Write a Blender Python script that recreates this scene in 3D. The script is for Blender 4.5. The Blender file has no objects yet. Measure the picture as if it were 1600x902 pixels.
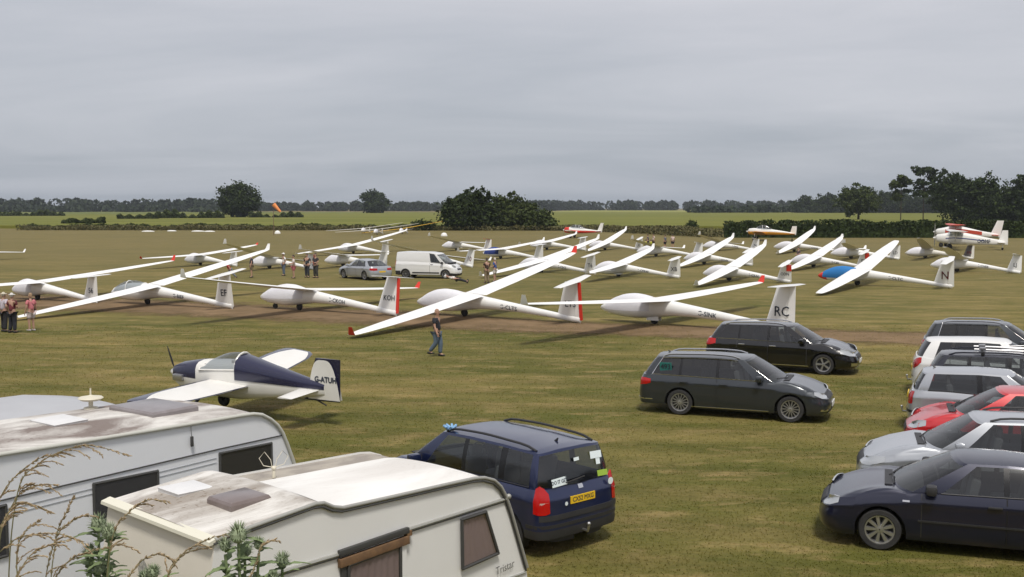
import bpy, bmesh, math, random
import numpy as np
from mathutils import Vector, Matrix
random.seed(7); np.random.seed(7)
scene = bpy.context.scene
COL = scene.collection
R = math.radians
# ------------------------------------------------------------ camera
cam_d = bpy.data.cameras.new('camera'); cam = bpy.data.objects.new('camera', cam_d); COL.objects.link(cam)
cam_d.sensor_width = 36.0; cam_d.lens = 36.0 * 1700 / 1600; cam_d.clip_start = 0.1; cam_d.clip_end = 12000
cam.location = (0, 0, 5.2); cam.rotation_euler = (R(90) - math.atan(127 / 1700), 0, 0)
scene.camera = cam
# ------------------------------------------------------------ sky and sun
SUN_EL, SUN_AZ = R(62), R(172)          # azimuth clockwise from +Y: high, behind the camera
world = bpy.data.worlds.new('World'); scene.world = world; world.use_nodes = True
wn = world.node_tree.nodes; wl = world.node_tree.links; wn.clear()
def wnode(t, **k):
    n = wn.new(t)
    for a, b in k.items(): setattr(n, a, b)
    return n
sky = wnode('ShaderNodeTexSky', sky_type='NISHITA', sun_disc=False)
sky.sun_elevation = SUN_EL; sky.sun_rotation = SUN_AZ; sky.air_density = 1.0; sky.dust_density = 2.5
geo = wnode('ShaderNodeTexCoord'); sep = wnode('ShaderNodeSeparateXYZ'); wl.new(geo.outputs['Generated'], sep.inputs[0])
zc = wnode('ShaderNodeMath', operation='MAXIMUM'); zc.inputs[1].default_value = 0.0; wl.new(sep.outputs['Z'], zc.inputs[0])
zo = wnode('ShaderNodeMath', operation='ADD'); zo.inputs[1].default_value = 0.11; wl.new(zc.outputs[0], zo.inputs[0])
dx = wnode('ShaderNodeMath', operation='DIVIDE'); wl.new(sep.outputs['X'], dx.inputs[0]); wl.new(zo.outputs[0], dx.inputs[1])
dy = wnode('ShaderNodeMath', operation='DIVIDE'); wl.new(sep.outputs['Y'], dy.inputs[0]); wl.new(zo.outputs[0], dy.inputs[1])
cmb = wnode('ShaderNodeCombineXYZ'); wl.new(dx.outputs[0], cmb.inputs[0]); wl.new(dy.outputs[0], cmb.inputs[1])
mapn = wnode('ShaderNodeMapping'); mapn.inputs['Rotation'].default_value = (0, 0, R(24)); mapn.inputs['Scale'].default_value = (0.36, 0.58, 1); mapn.inputs['Location'].default_value = (1.9, 0.6, 0)
wl.new(cmb.outputs[0], mapn.inputs[0])
cn = wnode('ShaderNodeTexNoise'); cn.inputs['Scale'].default_value = 1.0; cn.inputs['Detail'].default_value = 7; cn.inputs['Roughness'].default_value = 0.56; cn.inputs['Distortion'].default_value = 0.5
wl.new(mapn.outputs[0], cn.inputs['Vector'])
cr = wnode('ShaderNodeValToRGB'); wl.new(cn.outputs['Fac'], cr.inputs[0])
cr.color_ramp.elements[0].position = 0.32; cr.color_ramp.elements[0].color = (5.0, 5.2, 5.6, 1)
cr.color_ramp.elements[1].position = 0.70; cr.color_ramp.elements[1].color = (6.9, 6.85, 7.15, 1)
mx = wnode('ShaderNodeMix', data_type='RGBA'); mx.inputs['Factor'].default_value = 0.88
wl.new(sky.outputs[0], mx.inputs['A']); wl.new(cr.outputs[0], mx.inputs['B'])
lo = wnode('ShaderNodeMapRange'); lo.inputs['From Max'].default_value = .24; wl.new(zc.outputs[0], lo.inputs['Value'])
hzc = wnode('ShaderNodeMix', data_type='RGBA'); hzc.inputs['A'].default_value = (.77, .82, .87, 1); hzc.inputs['B'].default_value = (1.13, 1.11, 1.11, 1); wl.new(lo.outputs[0], hzc.inputs['Factor'])   # the cloud base greys and blues with distance
ml = wnode('ShaderNodeMix', data_type='RGBA', blend_type='MULTIPLY'); ml.inputs['Factor'].default_value = 1.0; wl.new(mx.outputs['Result'], ml.inputs['A']); wl.new(hzc.outputs['Result'], ml.inputs['B'])
bg = wnode('ShaderNodeBackground'); bg.inputs['Strength'].default_value = 0.1; wl.new(ml.outputs['Result'], bg.inputs['Color'])
wo = wnode('ShaderNodeOutputWorld'); wl.new(bg.outputs[0], wo.inputs['Surface'])
sun_d = bpy.data.lights.new('sun', 'SUN'); sun = bpy.data.objects.new('sun', sun_d); COL.objects.link(sun)
sun_d.energy = 2.9; sun_d.angle = R(11); sun_d.color = (1.0, 0.95, 0.87)
sv = Vector((math.sin(SUN_AZ) * math.cos(SUN_EL), math.cos(SUN_AZ) * math.cos(SUN_EL), math.sin(SUN_EL)))
sun.rotation_euler = sv.to_track_quat('Z', 'Y').to_euler(); sun.location = (20, -40, 80)
scene.view_settings.view_transform = 'Standard'; scene.view_settings.look = 'None'
scene.view_settings.exposure = 0.0; scene.view_settings.gamma = 1.0; scene.view_settings.use_curve_mapping = False
scene.render.engine = 'CYCLES'
scene.cycles.max_bounces = 6; scene.cycles.transparent_max_bounces = 12; scene.cycles.volume_bounces = 0
scene.cycles.use_adaptive_sampling = True; scene.cycles.adaptive_threshold = 0.02
scene.cycles.use_denoising = True

# ------------------------------------------------------------ helpers
def lin(c):
    if isinstance(c, (int, float)): c = (c, c, c)
    return tuple(((v / 255) / 12.92 if v / 255 <= 0.04045 else ((v / 255 + 0.055) / 1.055) ** 2.4) for v in c)
MATS = {}
def mat(name, col, rough=0.5, metal=0.0, coat=0.0, spec=0.5, noise=None, bump=None, alpha=None):
    """col linear rgb; noise=(scale, amount, rgb2); bump=(scale,strength)"""
    if name in MATS: return MATS[name]
    m = bpy.data.materials.new(name); m.use_nodes = True; MATS[name] = m
    nt = m.node_tree; b = nt.nodes['Principled BSDF']
    b.inputs['Base Color'].default_value = (*col, 1); b.inputs['Roughness'].default_value = rough
    b.inputs['Metallic'].default_value = metal; b.inputs['Coat Weight'].default_value = coat; b.inputs['Coat Roughness'].default_value = 0.10
    b.inputs['Specular IOR Level'].default_value = spec
    tc = nt.nodes.new('ShaderNodeTexCoord')
    if noise:
        n = nt.nodes.new('ShaderNodeTexNoise'); n.inputs['Scale'].default_value = noise[0]; n.inputs['Detail'].default_value = 6; n.inputs['Roughness'].default_value = 0.65
        nt.links.new(tc.outputs['Object'], n.inputs['Vector'])
        r = nt.nodes.new('ShaderNodeMapRange'); r.inputs['From Min'].default_value = 0.38; r.inputs['From Max'].default_value = 0.72; r.inputs['To Max'].default_value = noise[1]
        nt.links.new(n.outputs['Fac'], r.inputs['Value'])
        x = nt.nodes.new('ShaderNodeMix'); x.data_type = 'RGBA'; x.inputs['A'].default_value = (*col, 1); x.inputs['B'].default_value = (*noise[2], 1)
        nt.links.new(r.outputs[0], x.inputs['Factor']); nt.links.new(x.outputs['Result'], b.inputs['Base Color'])
    if bump:
        n2 = nt.nodes.new('ShaderNodeTexNoise'); n2.inputs['Scale'].default_value = bump[0]; n2.inputs['Detail'].default_value = 5
        nt.links.new(tc.outputs['Object'], n2.inputs['Vector'])
        bp = nt.nodes.new('ShaderNodeBump'); bp.inputs['Strength'].default_value = bump[1]; bp.inputs['Distance'].default_value = 0.02
        nt.links.new(n2.outputs['Fac'], bp.inputs['Height']); nt.links.new(bp.outputs[0], b.inputs['Normal'])
    return m
def glass(name, tint, refl=1.0):
    """thin pane: tinted see-through sheet with a mirror-like reflection"""
    if name in MATS: return MATS[name]
    m = bpy.data.materials.new(name); m.use_nodes = True; MATS[name] = m
    nt = m.node_tree; nt.nodes.clear()
    t = nt.nodes.new('ShaderNodeBsdfTransparent'); t.inputs[0].default_value = (*tint, 1)
    g = nt.nodes.new('ShaderNodeBsdfGlossy'); g.inputs['Roughness'].default_value = 0.09; g.inputs['Color'].default_value = (refl, refl, refl, 1)
    f = nt.nodes.new('ShaderNodeFresnel'); ge = nt.nodes.new('ShaderNodeNewGeometry'); mi_ = nt.nodes.new('ShaderNodeMapRange'); mi_.inputs['To Min'].default_value = 1.75; mi_.inputs['To Max'].default_value = 1 / 1.75
    nt.links.new(ge.outputs['Backfacing'], mi_.inputs['Value']); nt.links.new(mi_.outputs[0], f.inputs['IOR'])
    x = nt.nodes.new('ShaderNodeMixShader'); o = nt.nodes.new('ShaderNodeOutputMaterial')
    nt.links.new(f.outputs[0], x.inputs[0]); nt.links.new(t.outputs[0], x.inputs[1]); nt.links.new(g.outputs[0], x.inputs[2]); nt.links.new(x.outputs[0], o.inputs[0])
    return m
class MB:
    """collects verts and faces for one mesh"""
    def __init__(s): s.v = []; s.f = []; s.m = []
    def add(s, vs, fs, mi=0):
        o = len(s.v); s.v += [tuple(p) for p in vs]
        for f in fs: s.f.append(tuple(i + o for i in f)); s.m.append(mi)
    def box(s, c, d, mi=0, rot=None, bev=0.0):
        hx, hy, hz = d[0] / 2, d[1] / 2, d[2] / 2
        if bev:
            vs = []; b = min(bev, hx * .9, hy * .9, hz * .9)
            bm = bmesh.new(); bmesh.ops.create_cube(bm, size=1.0)
            for v in bm.verts: v.co = Vector((v.co.x * d[0], v.co.y * d[1], v.co.z * d[2]))
            bmesh.ops.bevel(bm, geom=bm.edges[:], offset=b, segments=2, affect='EDGES', profile=.6)
            vs = [v.co.copy() for v in bm.verts]; bm.verts.index_update(); fs = [[v.index for v in f.verts] for f in bm.faces]; bm.free()
        else:
            vs = [Vector((x, y, z)) for x in (-hx, hx) for y in (-hy, hy) for z in (-hz, hz)]
            fs = [(0, 1, 3, 2), (4, 6, 7, 5), (0, 4, 5, 1), (2, 3, 7, 6), (0, 2, 6, 4), (1, 5, 7, 3)]
        M = Matrix.Rotation(0, 3, 'Z') if rot is None else rot
        s.add([M @ p + Vector(c) for p in vs], fs, mi)
    def tube(s, pts, rad, n=8, mi=0, cap=True):
        pts = [Vector(p) for p in pts]; rads = rad if isinstance(rad, (list, tuple)) else [rad] * len(pts)
        rings = []; up = None
        for i, p in enumerate(pts):
            a = pts[max(0, i - 1)]; b = pts[min(len(pts) - 1, i + 1)]; t = (b - a)
            if t.length < 1e-9: t = Vector((0, 0, 1))
            t.normalize()
            if up is None: up = Vector((0, 0, 1)) if abs(t.z) < .9 else Vector((1, 0, 0))
            x = t.cross(up)
            if x.length < 1e-4: x = t.orthogonal()
            x.normalize(); y = x.cross(t).normalized(); up = y
            rings.append([p + (x * math.cos(k * 2 * math.pi / n) + y * math.sin(k * 2 * math.pi / n)) * rads[i] for k in range(n)])
        s.loft(rings, mi, True, cap)
    def loft(s, rings, mi=0, closed=True, cap=True):
        n = len(rings[0]); vs = [p for r in rings for p in r]; fs = []
        for i in range(len(rings) - 1):
            for k in range(n if closed else n - 1):
                a = i * n + k; b = i * n + (k + 1) % n
                fs.append((a, b, b + n, a + n))
        if cap:
            fs.append(tuple(reversed(range(n)))); fs.append(tuple(range((len(rings) - 1) * n, len(rings) * n)))
        s.add(vs, fs, mi)
    def lathe(s, prof, c, axis='Y', n=20, mi=0):
        """prof: list of (r, h) around axis through c"""
        rings = []
        for r, h in prof:
            ring = []
            for k in range(n):
                a = 2 * math.pi * k / n; u, w = r * math.cos(a), r * math.sin(a)
                p = (u, h, w) if axis == 'Y' else ((h, u, w) if axis == 'X' else (u, w, h))
                ring.append(Vector(p) + Vector(c))
            rings.append(ring)
        s.loft(rings, mi, True, False)
    def ball(s, c, r, mi=0, u=10, v=7):
        r = r if isinstance(r, (list, tuple)) else (r, r, r); rings = []
        for i in range(v + 1):
            th = math.pi * i / v; z = -math.cos(th); q = max(math.sin(th), 0.02)
            rings.append([Vector((c[0] + r[0] * q * math.cos(2 * math.pi * k / u), c[1] + r[1] * q * math.sin(2 * math.pi * k / u), c[2] + r[2] * z)) for k in range(u)])
        s.loft(rings, mi, True, True)
    def mesh(s, name, mats, smooth=35):
        me = bpy.data.meshes.new(name); me.from_pydata(s.v, [], s.f)
        for m in (mats if isinstance(mats, (list, tuple)) else [mats]): me.materials.append(m)
        me.polygons.foreach_set('material_index', s.m)
        bm = bmesh.new(); bm.from_mesh(me); bmesh.ops.recalc_face_normals(bm, faces=bm.faces); bm.to_mesh(me); bm.free()
        if smooth is not None:
            me.polygons.foreach_set('use_smooth', [True] * len(me.polygons)); me.set_sharp_from_angle(angle=R(smooth))
        me.update(); return me
    def build(s, name, mats, parent=None, smooth=35):
        return link(name, s.mesh(name, mats, smooth), parent)
def link(name, me, parent=None):
    o = bpy.data.objects.new(name, me); COL.objects.link(o)
    if parent is not None: o.parent = parent
    return o
def empty(name, loc=(0, 0, 0), rz=0.0, rx=0.0):
    o = bpy.data.objects.new(name, None); COL.objects.link(o); o.location = loc; o.rotation_euler = (rx, 0, rz); o.empty_display_size = .3
    return o
def tag(o, label=None, cat=None, group=None, kind=None):
    if label: o['label'] = label
    if cat: o['category'] = cat
    if group: o['group'] = group
    if kind: o['kind'] = kind
    return o
_txt = {}
def text_mesh(s, size, depth=0.0):
    """lettering as a flat mesh in the XY plane, centred"""
    key = (s, size)
    if key in _txt: return _txt[key]
    cu = bpy.data.curves.new('lettering', 'FONT'); cu.body = s; cu.size = size; cu.align_x = 'CENTER'; cu.align_y = 'CENTER'; cu.resolution_u = 2
    o = bpy.data.objects.new('lettering', cu); COL.objects.link(o)
    dg = bpy.context.evaluated_depsgraph_get(); me = bpy.data.meshes.new_from_object(o.evaluated_get(dg))
    bpy.data.objects.remove(o); bpy.data.curves.remove(cu)
    _txt[key] = me; return me
def lettering(s, size, M, material, parent, name='lettering', sx=1.0, bold=0.0):
    me0 = text_mesh(s, size); b = MB()
    vs = [M @ Vector((v.co.x * sx, v.co.y, 0)) for v in me0.vertices]
    b.add(vs, [tuple(p.vertices) for p in me0.polygons])
    if bold:
        for dx_, dy_ in ((bold, 0), (-bold, 0), (0, bold), (0, -bold)):
            b.add([M @ Vector((v.co.x * sx + dx_, v.co.y + dy_, abs(dx_) * .002 + .0004)) for v in me0.vertices], [tuple(p.vertices) for p in me0.polygons])
    return b.build(name, material, parent, None)
def frame(origin, xdir, ydir):
    x = Vector(xdir).normalized(); z = x.cross(Vector(ydir)).normalized(); y = z.cross(x)
    M = Matrix(((x.x, y.x, z.x, origin[0]), (x.y, y.y, z.y, origin[1]), (x.z, y.z, z.z, origin[2]), (0, 0, 0, 1)))
    return M

# ------------------------------------------------------------ ground
def N(nt, t, **k):
    n = nt.nodes.new(t)
    for a, b in k.items():
        if a.startswith('i_'): n.inputs[a[2:].replace('_', ' ')].default_value = b
        else: setattr(n, a, b)
    return n
def grass_colour(nt):
    """mown summer turf: green and straw in streaks along the mowing direction. returns colour socket and fine noise socket"""
    L = nt.links.new; g = N(nt, 'ShaderNodeNewGeometry')
    def noise(scale, rot, stretch, detail=5, rough=.6):
        m = N(nt, 'ShaderNodeMapping'); m.inputs['Rotation'].default_value = (0, 0, R(rot)); m.inputs['Scale'].default_value = (scale * stretch[0], scale * stretch[1], scale)
        L(g.outputs['Position'], m.inputs[0]); n = N(nt, 'ShaderNodeTexNoise'); n.inputs['Scale'].default_value = 1; n.inputs['Detail'].default_value = detail; n.inputs['Roughness'].default_value = rough
        L(m.outputs[0], n.inputs['Vector']); return n.outputs['Fac']
    def ramp(f, a, b, c0, c1):
        r = N(nt, 'ShaderNodeValToRGB'); e = r.color_ramp.elements; e[0].position = a; e[1].position = b; e[0].color = (*c0, 1); e[1].color = (*c1, 1); L(f, r.inputs[0]); return r.outputs[0]
    def mix(f, a, b):
        x = N(nt, 'ShaderNodeMix', data_type='RGBA')
        if isinstance(f, float): x.inputs['Factor'].default_value = f
        else: L(f, x.inputs['Factor'])
        L(a, x.inputs['A']); L(b, x.inputs['B']); return x.outputs['Result']
    green = lin((91, 89, 40)); straw = lin((138, 121, 75)); deep = lin((74, 79, 32)); brown = lin((113, 102, 67))
    streak = noise(0.55, 8, (0.30, 1.0), 6, .66)
    base = ramp(streak, .36, .68, green, straw)
    big = noise(0.09, -12, (0.45, 1.0), 4, .55)
    dk = ramp(big, .40, .62, (1, 1, 1), (0, 0, 0))
    deepn = N(nt, 'ShaderNodeRGB'); deepn.outputs[0].default_value = (*deep, 1)
    m1 = N(nt, 'ShaderNodeMath', operation='MULTIPLY'); L(dk, m1.inputs[0]); m1.inputs[1].default_value = .6
    col = mix(m1.outputs[0], base, deepn.outputs[0])
    med = noise(1.5, 6, (0.42, 1.0), 7, .68); tan_ = ramp(med, .52, .70, (0, 0, 0), (1, 1, 1)); tn = N(nt, 'ShaderNodeRGB'); tn.outputs[0].default_value = (*lin((152, 131, 90)), 1)
    m2 = N(nt, 'ShaderNodeMath', operation='MULTIPLY'); L(tan_, m2.inputs[0]); m2.inputs[1].default_value = .72; col = mix(m2.outputs[0], col, tn.outputs[0])
    gr_ = ramp(med, .28, .44, (1, 1, 1), (0, 0, 0)); gn = N(nt, 'ShaderNodeRGB'); gn.outputs[0].default_value = (*lin((66, 74, 24)), 1); m3 = N(nt, 'ShaderNodeMath', operation='MULTIPLY'); L(gr_, m3.inputs[0]); m3.inputs[1].default_value = .5; col = mix(m3.outputs[0], col, gn.outputs[0])
    wv = N(nt, 'ShaderNodeTexWave', wave_type='BANDS', bands_direction='Y'); wm = N(nt, 'ShaderNodeMapping'); wm.inputs['Rotation'].default_value = (0, 0, R(13)); L(g.outputs['Position'], wm.inputs[0]); L(wm.outputs[0], wv.inputs['Vector']); wv.inputs['Scale'].default_value = .16; wv.inputs['Distortion'].default_value = 1.2; wv.inputs['Detail'].default_value = 3
    wh_ = N(nt, 'ShaderNodeHueSaturation'); wr_ = N(nt, 'ShaderNodeMapRange'); wr_.inputs['To Min'].default_value = .93; wr_.inputs['To Max'].default_value = 1.08; L(wv.outputs['Fac'], wr_.inputs['Value']); L(wr_.outputs[0], wh_.inputs['Value']); L(col, wh_.inputs['Color']); col = wh_.outputs[0]
    # far turf is drier
    sp = N(nt, 'ShaderNodeSeparateXYZ'); L(g.outputs['Position'], sp.inputs[0])
    fr = N(nt, 'ShaderNodeMapRange'); fr.inputs['From Min'].default_value = 45; fr.inputs['From Max'].default_value = 120; fr.inputs['To Max'].default_value = .62; L(sp.outputs['Y'], fr.inputs['Value'])
    brn = N(nt, 'ShaderNodeRGB'); brn.outputs[0].default_value = (*brown, 1)
    col = mix(fr.outputs[0], col, brn.outputs[0])
    fine = noise(9.0, 0, (.7, 1.0), 6, .7)
    hs = N(nt, 'ShaderNodeHueSaturation'); L(col, hs.inputs['Color'])
    mr = N(nt, 'ShaderNodeMapRange'); mr.inputs['From Min'].default_value = .25; mr.inputs['From Max'].default_value = .75; mr.inputs['To Min'].default_value = .72; mr.inputs['To Max'].default_value = 1.26; L(fine, mr.inputs['Value'])
    L(mr.outputs[0], hs.inputs['Value'])
    return hs.outputs[0], fine
mg = bpy.data.materials.new('turf'); mg.use_nodes = True; nt = mg.node_tree; b = nt.nodes['Principled BSDF']; b.inputs['Roughness'].default_value = .9; b.inputs['Specular IOR Level'].default_value = .15
c, fine = grass_colour(nt); nt.links.new(c, b.inputs['Base Color'])
bp = N(nt, 'ShaderNodeBump'); bp.inputs['Strength'].default_value = .7; bp.inputs['Distance'].default_value = .05; nt.links.new(fine, bp.inputs['Height']); nt.links.new(bp.outputs[0], b.inputs['Normal'])
me = bpy.data.meshes.new('ground'); me.from_pydata([(-3000, -60, 0), (3000, -60, 0), (3000, 4000, 0), (-3000, 4000, 0)], [], [(0, 1, 2, 3)]); me.materials.append(mg)
tag(link('ground', me), 'wide mown summer airfield turf in green and straw streaks', 'ground', kind='structure')
# raised bank the picture is taken from
def bank_h(y): return 3.45 if y < 3.2 else (3.45 * (0.5 + 0.5 * math.cos(math.pi * min(1, (y - 3.2) / 4.2))))
bb = MB(); xs = np.linspace(-30, 30, 61); ys = list(np.linspace(-12, 3.2, 8)) + list(np.linspace(3.4, 7.4, 21))
vs = [(x, y, bank_h(y) + .06 * math.sin(x * 1.7 + y) * (bank_h(y) / 3.45) + .002) for y in ys for x in xs]
nx = len(xs); bb.add(vs, [(j * nx + i, j * nx + i + 1, (j + 1) * nx + i + 1, (j + 1) * nx + i) for j in range(len(ys) - 1) for i in range(nx - 1)])
tag(bb.build('grass_bank', mg), 'grassy bank below the viewpoint', 'bank', kind='structure')
# earth track under the front row of gliders
mt = bpy.data.materials.new('earth_track'); mt.use_nodes = True; nt = mt.node_tree; b = nt.nodes['Principled BSDF']; b.inputs['Roughness'].default_value = .95; b.inputs['Specular IOR Level'].default_value = .1
g = N(nt, 'ShaderNodeNewGeometry'); n1 = N(nt, 'ShaderNodeTexNoise'); n1.inputs['Scale'].default_value = .5; n1.inputs['Detail'].default_value = 8; n1.inputs['Roughness'].default_value = .7; nt.links.new(g.outputs['Position'], n1.inputs['Vector'])
r = N(nt, 'ShaderNodeValToRGB'); r.color_ramp.elements[0].position = .35; r.color_ramp.elements[1].position = .68; r.color_ramp.elements[0].color = (*lin((100, 84, 62)), 1); r.color_ramp.elements[1].color = (*lin((134, 112, 86)), 1)
nt.links.new(n1.outputs['Fac'], r.inputs[0]); nt.links.new(r.outputs[0], b.inputs['Base Color'])
uvn = N(nt, 'ShaderNodeUVMap'); sx = N(nt, 'ShaderNodeSeparateXYZ'); nt.links.new(uvn.outputs[0], sx.inputs[0])
n3 = N(nt, 'ShaderNodeTexNoise'); n3.inputs['Scale'].default_value = .8; n3.inputs['Detail'].default_value = 8; n3.inputs['Roughness'].default_value = .75; nt.links.new(g.outputs['Position'], n3.inputs['Vector'])
# edge distance in v (0..1), worn away by noise
a1 = N(nt, 'ShaderNodeMath', operation='PINGPONG'); a1.inputs[1].default_value = .5; nt.links.new(sx.outputs['Y'], a1.inputs[0])
a2 = N(nt, 'ShaderNodeMath', operation='MULTIPLY_ADD'); a2.inputs[1].default_value = 3.0; nt.links.new(a1.outputs[0], a2.inputs[0])
a3 = N(nt, 'ShaderNodeMath', operation='MULTIPLY'); a3.inputs[1].default_value = -1.3; nt.links.new(n3.outputs['Fac'], a3.inputs[0]); nt.links.new(a3.outputs[0], a2.inputs[2])
a4 = N(nt, 'ShaderNodeMapRange'); a4.inputs['From Min'].default_value = -.05; a4.inputs['From Max'].default_value = .42; nt.links.new(a2.outputs[0], a4.inputs['Value'])
nt.links.new(a4.outputs[0], b.inputs['Alpha'])
tr = [(-70, 96, 75), (-46, 80, 62), (-32.5, 70, 55.5), (-20, 64, 50.5), (-6, 58, 45), (5.5, 50.5, 41.5), (14, 48, 39.3), (20, 46.5, 37.8), (40, 41, 33), (75, 31, 25)]
me = bpy.data.meshes.new('dirt_track'); me.from_pydata([p for x, a, c_ in tr for p in ((x, c_ - .5, .004), (x, a + .5, .004))], [], [(2 * i, 2 * i + 2, 2 * i + 3, 2 * i + 1) for i in range(len(tr) - 1)])
uv = me.uv_layers.new(name='UVMap')
for p in me.polygons:
    for li in p.loop_indices:
        vi = me.loops[li].vertex_index; uv.data[li].uv = (vi // 2, vi % 2)
me.materials.append(mt); tag(link('dirt_track', me), 'bare brown earth track crossing the airfield under the gliders', 'track', kind='structure')

# grass blades near the camera: uncountable, one object
def blades(n, ymin, ymax, hmin, hmax, name, mater, pw=1.0, zf=None, xr=.56):
    u = np.random.rand(n); y = ymin * (ymax / ymin) ** (u ** pw); x = (np.random.rand(n) * 2 - 1) * (y * xr + 1.5)
    h = hmin + np.random.rand(n) * (hmax - hmin); a = np.random.rand(n) * 6.283; w = .004 + .0010 * y * .35
    lean = np.random.randn(n, 2) * .5 * h[:, None]
    z0 = np.zeros(n) if zf is None else np.array([zf(v) for v in y])
    V = np.zeros((n, 3, 3)); ca, sa = np.cos(a) * w, np.sin(a) * w
    V[:, 0] = np.stack([x - ca, y - sa, z0], 1); V[:, 1] = np.stack([x + ca, y + sa, z0], 1); V[:, 2] = np.stack([x + lean[:, 0], y + lean[:, 1], z0 + h], 1)
    return tri_soup(name, V.reshape(-1, 3), 3, mater)
def tri_soup(name, V, k, mater, parent=None):
    n = len(V) // k; me = bpy.data.meshes.new(name); me.vertices.add(len(V)); me.vertices.foreach_set('co', V.astype(np.float32).ravel())
    me.loops.add(len(V)); me.loops.foreach_set('vertex_index', np.arange(len(V), dtype=np.int32))
    me.polygons.add(n); me.polygons.foreach_set('loop_start', np.arange(0, n * k, k, dtype=np.int32)); me.polygons.foreach_set('loop_total', np.full(n, k, dtype=np.int32))
    me.update(calc_edges=True); me.materials.append(mater); return link(name, me, parent)
mb_ = bpy.data.materials.new('grass_blades'); mb_.use_nodes = True; nt = mb_.node_tree; nt.nodes.clear()
c, fine = grass_colour(nt); g = N(nt, 'ShaderNodeNewGeometry'); hs = N(nt, 'ShaderNodeHueSaturation'); nt.links.new(c, hs.inputs['Color'])
mr = N(nt, 'ShaderNodeMapRange'); mr.inputs['To Min'].default_value = 1.0; mr.inputs['To Max'].default_value = 1.9; nt.links.new(g.outputs['Random Per Island'], mr.inputs['Value']); nt.links.new(mr.outputs[0], hs.inputs['Value'])
d1 = N(nt, 'ShaderNodeBsdfDiffuse'); d2 = N(nt, 'ShaderNodeBsdfTranslucent'); ms = N(nt, 'ShaderNodeMixShader'); ms.inputs[0].default_value = .5; mo = N(nt, 'ShaderNodeOutputMaterial')
for d_ in (d1, d2): nt.links.new(hs.outputs[0], d_.inputs['Color'])
nt.links.new(d1.outputs[0], ms.inputs[1]); nt.links.new(d2.outputs[0], ms.inputs[2]); nt.links.new(ms.outputs[0], mo.inputs[0])
tag(blades(240000, 9.0, 48.0, .010, .028, 'grass', mb_, 1.5), 'short mown grass of the airfield', 'grass', kind='stuff')

# crop field, rough verges and far fields
def field(name, poly, z, c0, c1, scale, label, st=(.12, 1.0)):
    m = bpy.data.materials.new(name); m.use_nodes = True; nt = m.node_tree; b = nt.nodes['Principled BSDF']; b.inputs['Roughness'].default_value = .95; b.inputs['Specular IOR Level'].default_value = .1
    g = N(nt, 'ShaderNodeNewGeometry'); mp = N(nt, 'ShaderNodeMapping'); mp.inputs['Scale'].default_value = (scale * st[0], scale * st[1], scale); nt.links.new(g.outputs['Position'], mp.inputs[0])
    n = N(nt, 'ShaderNodeTexNoise'); n.inputs['Scale'].default_value = 1; n.inputs['Detail'].default_value = 8; n.inputs['Roughness'].default_value = .65; nt.links.new(mp.outputs[0], n.inputs['Vector'])
    r = N(nt, 'ShaderNodeValToRGB'); r.color_ramp.elements[0].position = .34; r.color_ramp.elements[1].position = .68; r.color_ramp.elements[0].color = (*c0, 1); r.color_ramp.elements[1].color = (*c1, 1)
    nt.links.new(n.outputs['Fac'], r.inputs[0]); nt.links.new(r.outputs[0], b.inputs['Base Color'])
    mbd = MB(); k = len(poly); mbd.add([(x, y, 0) for x, y in poly] + [(x, y, z) for x, y in poly], [tuple(range(k, 2 * k))] + [(i, (i + 1) % k, k + (i + 1) % k, k + i) for i in range(k)])
    return tag(mbd.build(name, m, None, None), label, 'field', kind='structure')
field('crop_field', [(-105, 262), (40, 258), (260, 205), (700, 205), (900, 900), (-20, 1050), (-420, 470), (-260, 300)], .75, lin((90, 96, 40)), lin((120, 119, 58)), .05, 'yellow green crop field beyond the airfield')
field('stubble_field', [(-420, 275), (-108, 268), (-250, 330), (-430, 490), (-900, 600), (-900, 275)], .12, lin((116, 104, 70)), lin((142, 126, 88)), .04, 'pale brown field at the left')
field('far_field', [(-900, 640), (-430, 520), (-80, 1080), (-400, 1250), (-1300, 1250)], .3, lin((86, 96, 48)), lin((112, 114, 62)), .02, 'far green field at the left')
field('distant_field', [(30, 1100), (900, 930), (1200, 1500), (100, 1700)], .4, lin((120, 124, 66)), lin((146, 142, 84)), .02, 'distant pale green field')

# ------------------------------------------------------------ trees and hedges
def leafmat(name, c0, c1):
    m = bpy.data.materials.new(name); m.use_nodes = True; nt = m.node_tree; b = nt.nodes['Principled BSDF']; b.inputs['Roughness'].default_value = .75; b.inputs['Specular IOR Level'].default_value = .15
    g = N(nt, 'ShaderNodeNewGeometry'); r = N(nt, 'ShaderNodeValToRGB'); r.color_ramp.elements[0].color = (*c0, 1); r.color_ramp.elements[1].color = (*c1, 1)
    nt.links.new(g.outputs['Random Per Island'], r.inputs[0]); nt.links.new(r.outputs[0], b.inputs['Base Color']); return m
LEAF = leafmat('leaves_dark', (.014, .024, .008), (.046, .066, .018)); LEAF2 = leafmat('leaves_mid', (.028, .042, .012), (.075, .095, .028)); LEAF3 = leafmat('leaves_far', (.014, .024, .012), (.038, .052, .024))
DRYG = leafmat('rough_grass', (.05, .055, .018), (.17, .15, .07))
BARK = mat('bark', lin((72, 62, 50)), .9, noise=(3, .6, lin((40, 34, 28))))
def quads(cent, size, flat=.0):
    n = len(cent); d = np.random.randn(n, 3); d /= np.linalg.norm(d, axis=1)[:, None]; e = np.random.randn(n, 3); e -= (e * d).sum(1)[:, None] * d; e /= np.linalg.norm(e, axis=1)[:, None]
    sz = (size * (.6 + .8 * np.random.rand(n)))[:, None] if np.ndim(size) == 0 else (size * (.6 + .8 * np.random.rand(n)))[:, None]
    V = np.stack([cent - d * sz, cent + e * sz * .62, cent + d * sz, cent - e * sz * .62], 1); return V.reshape(-1, 3)
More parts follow.
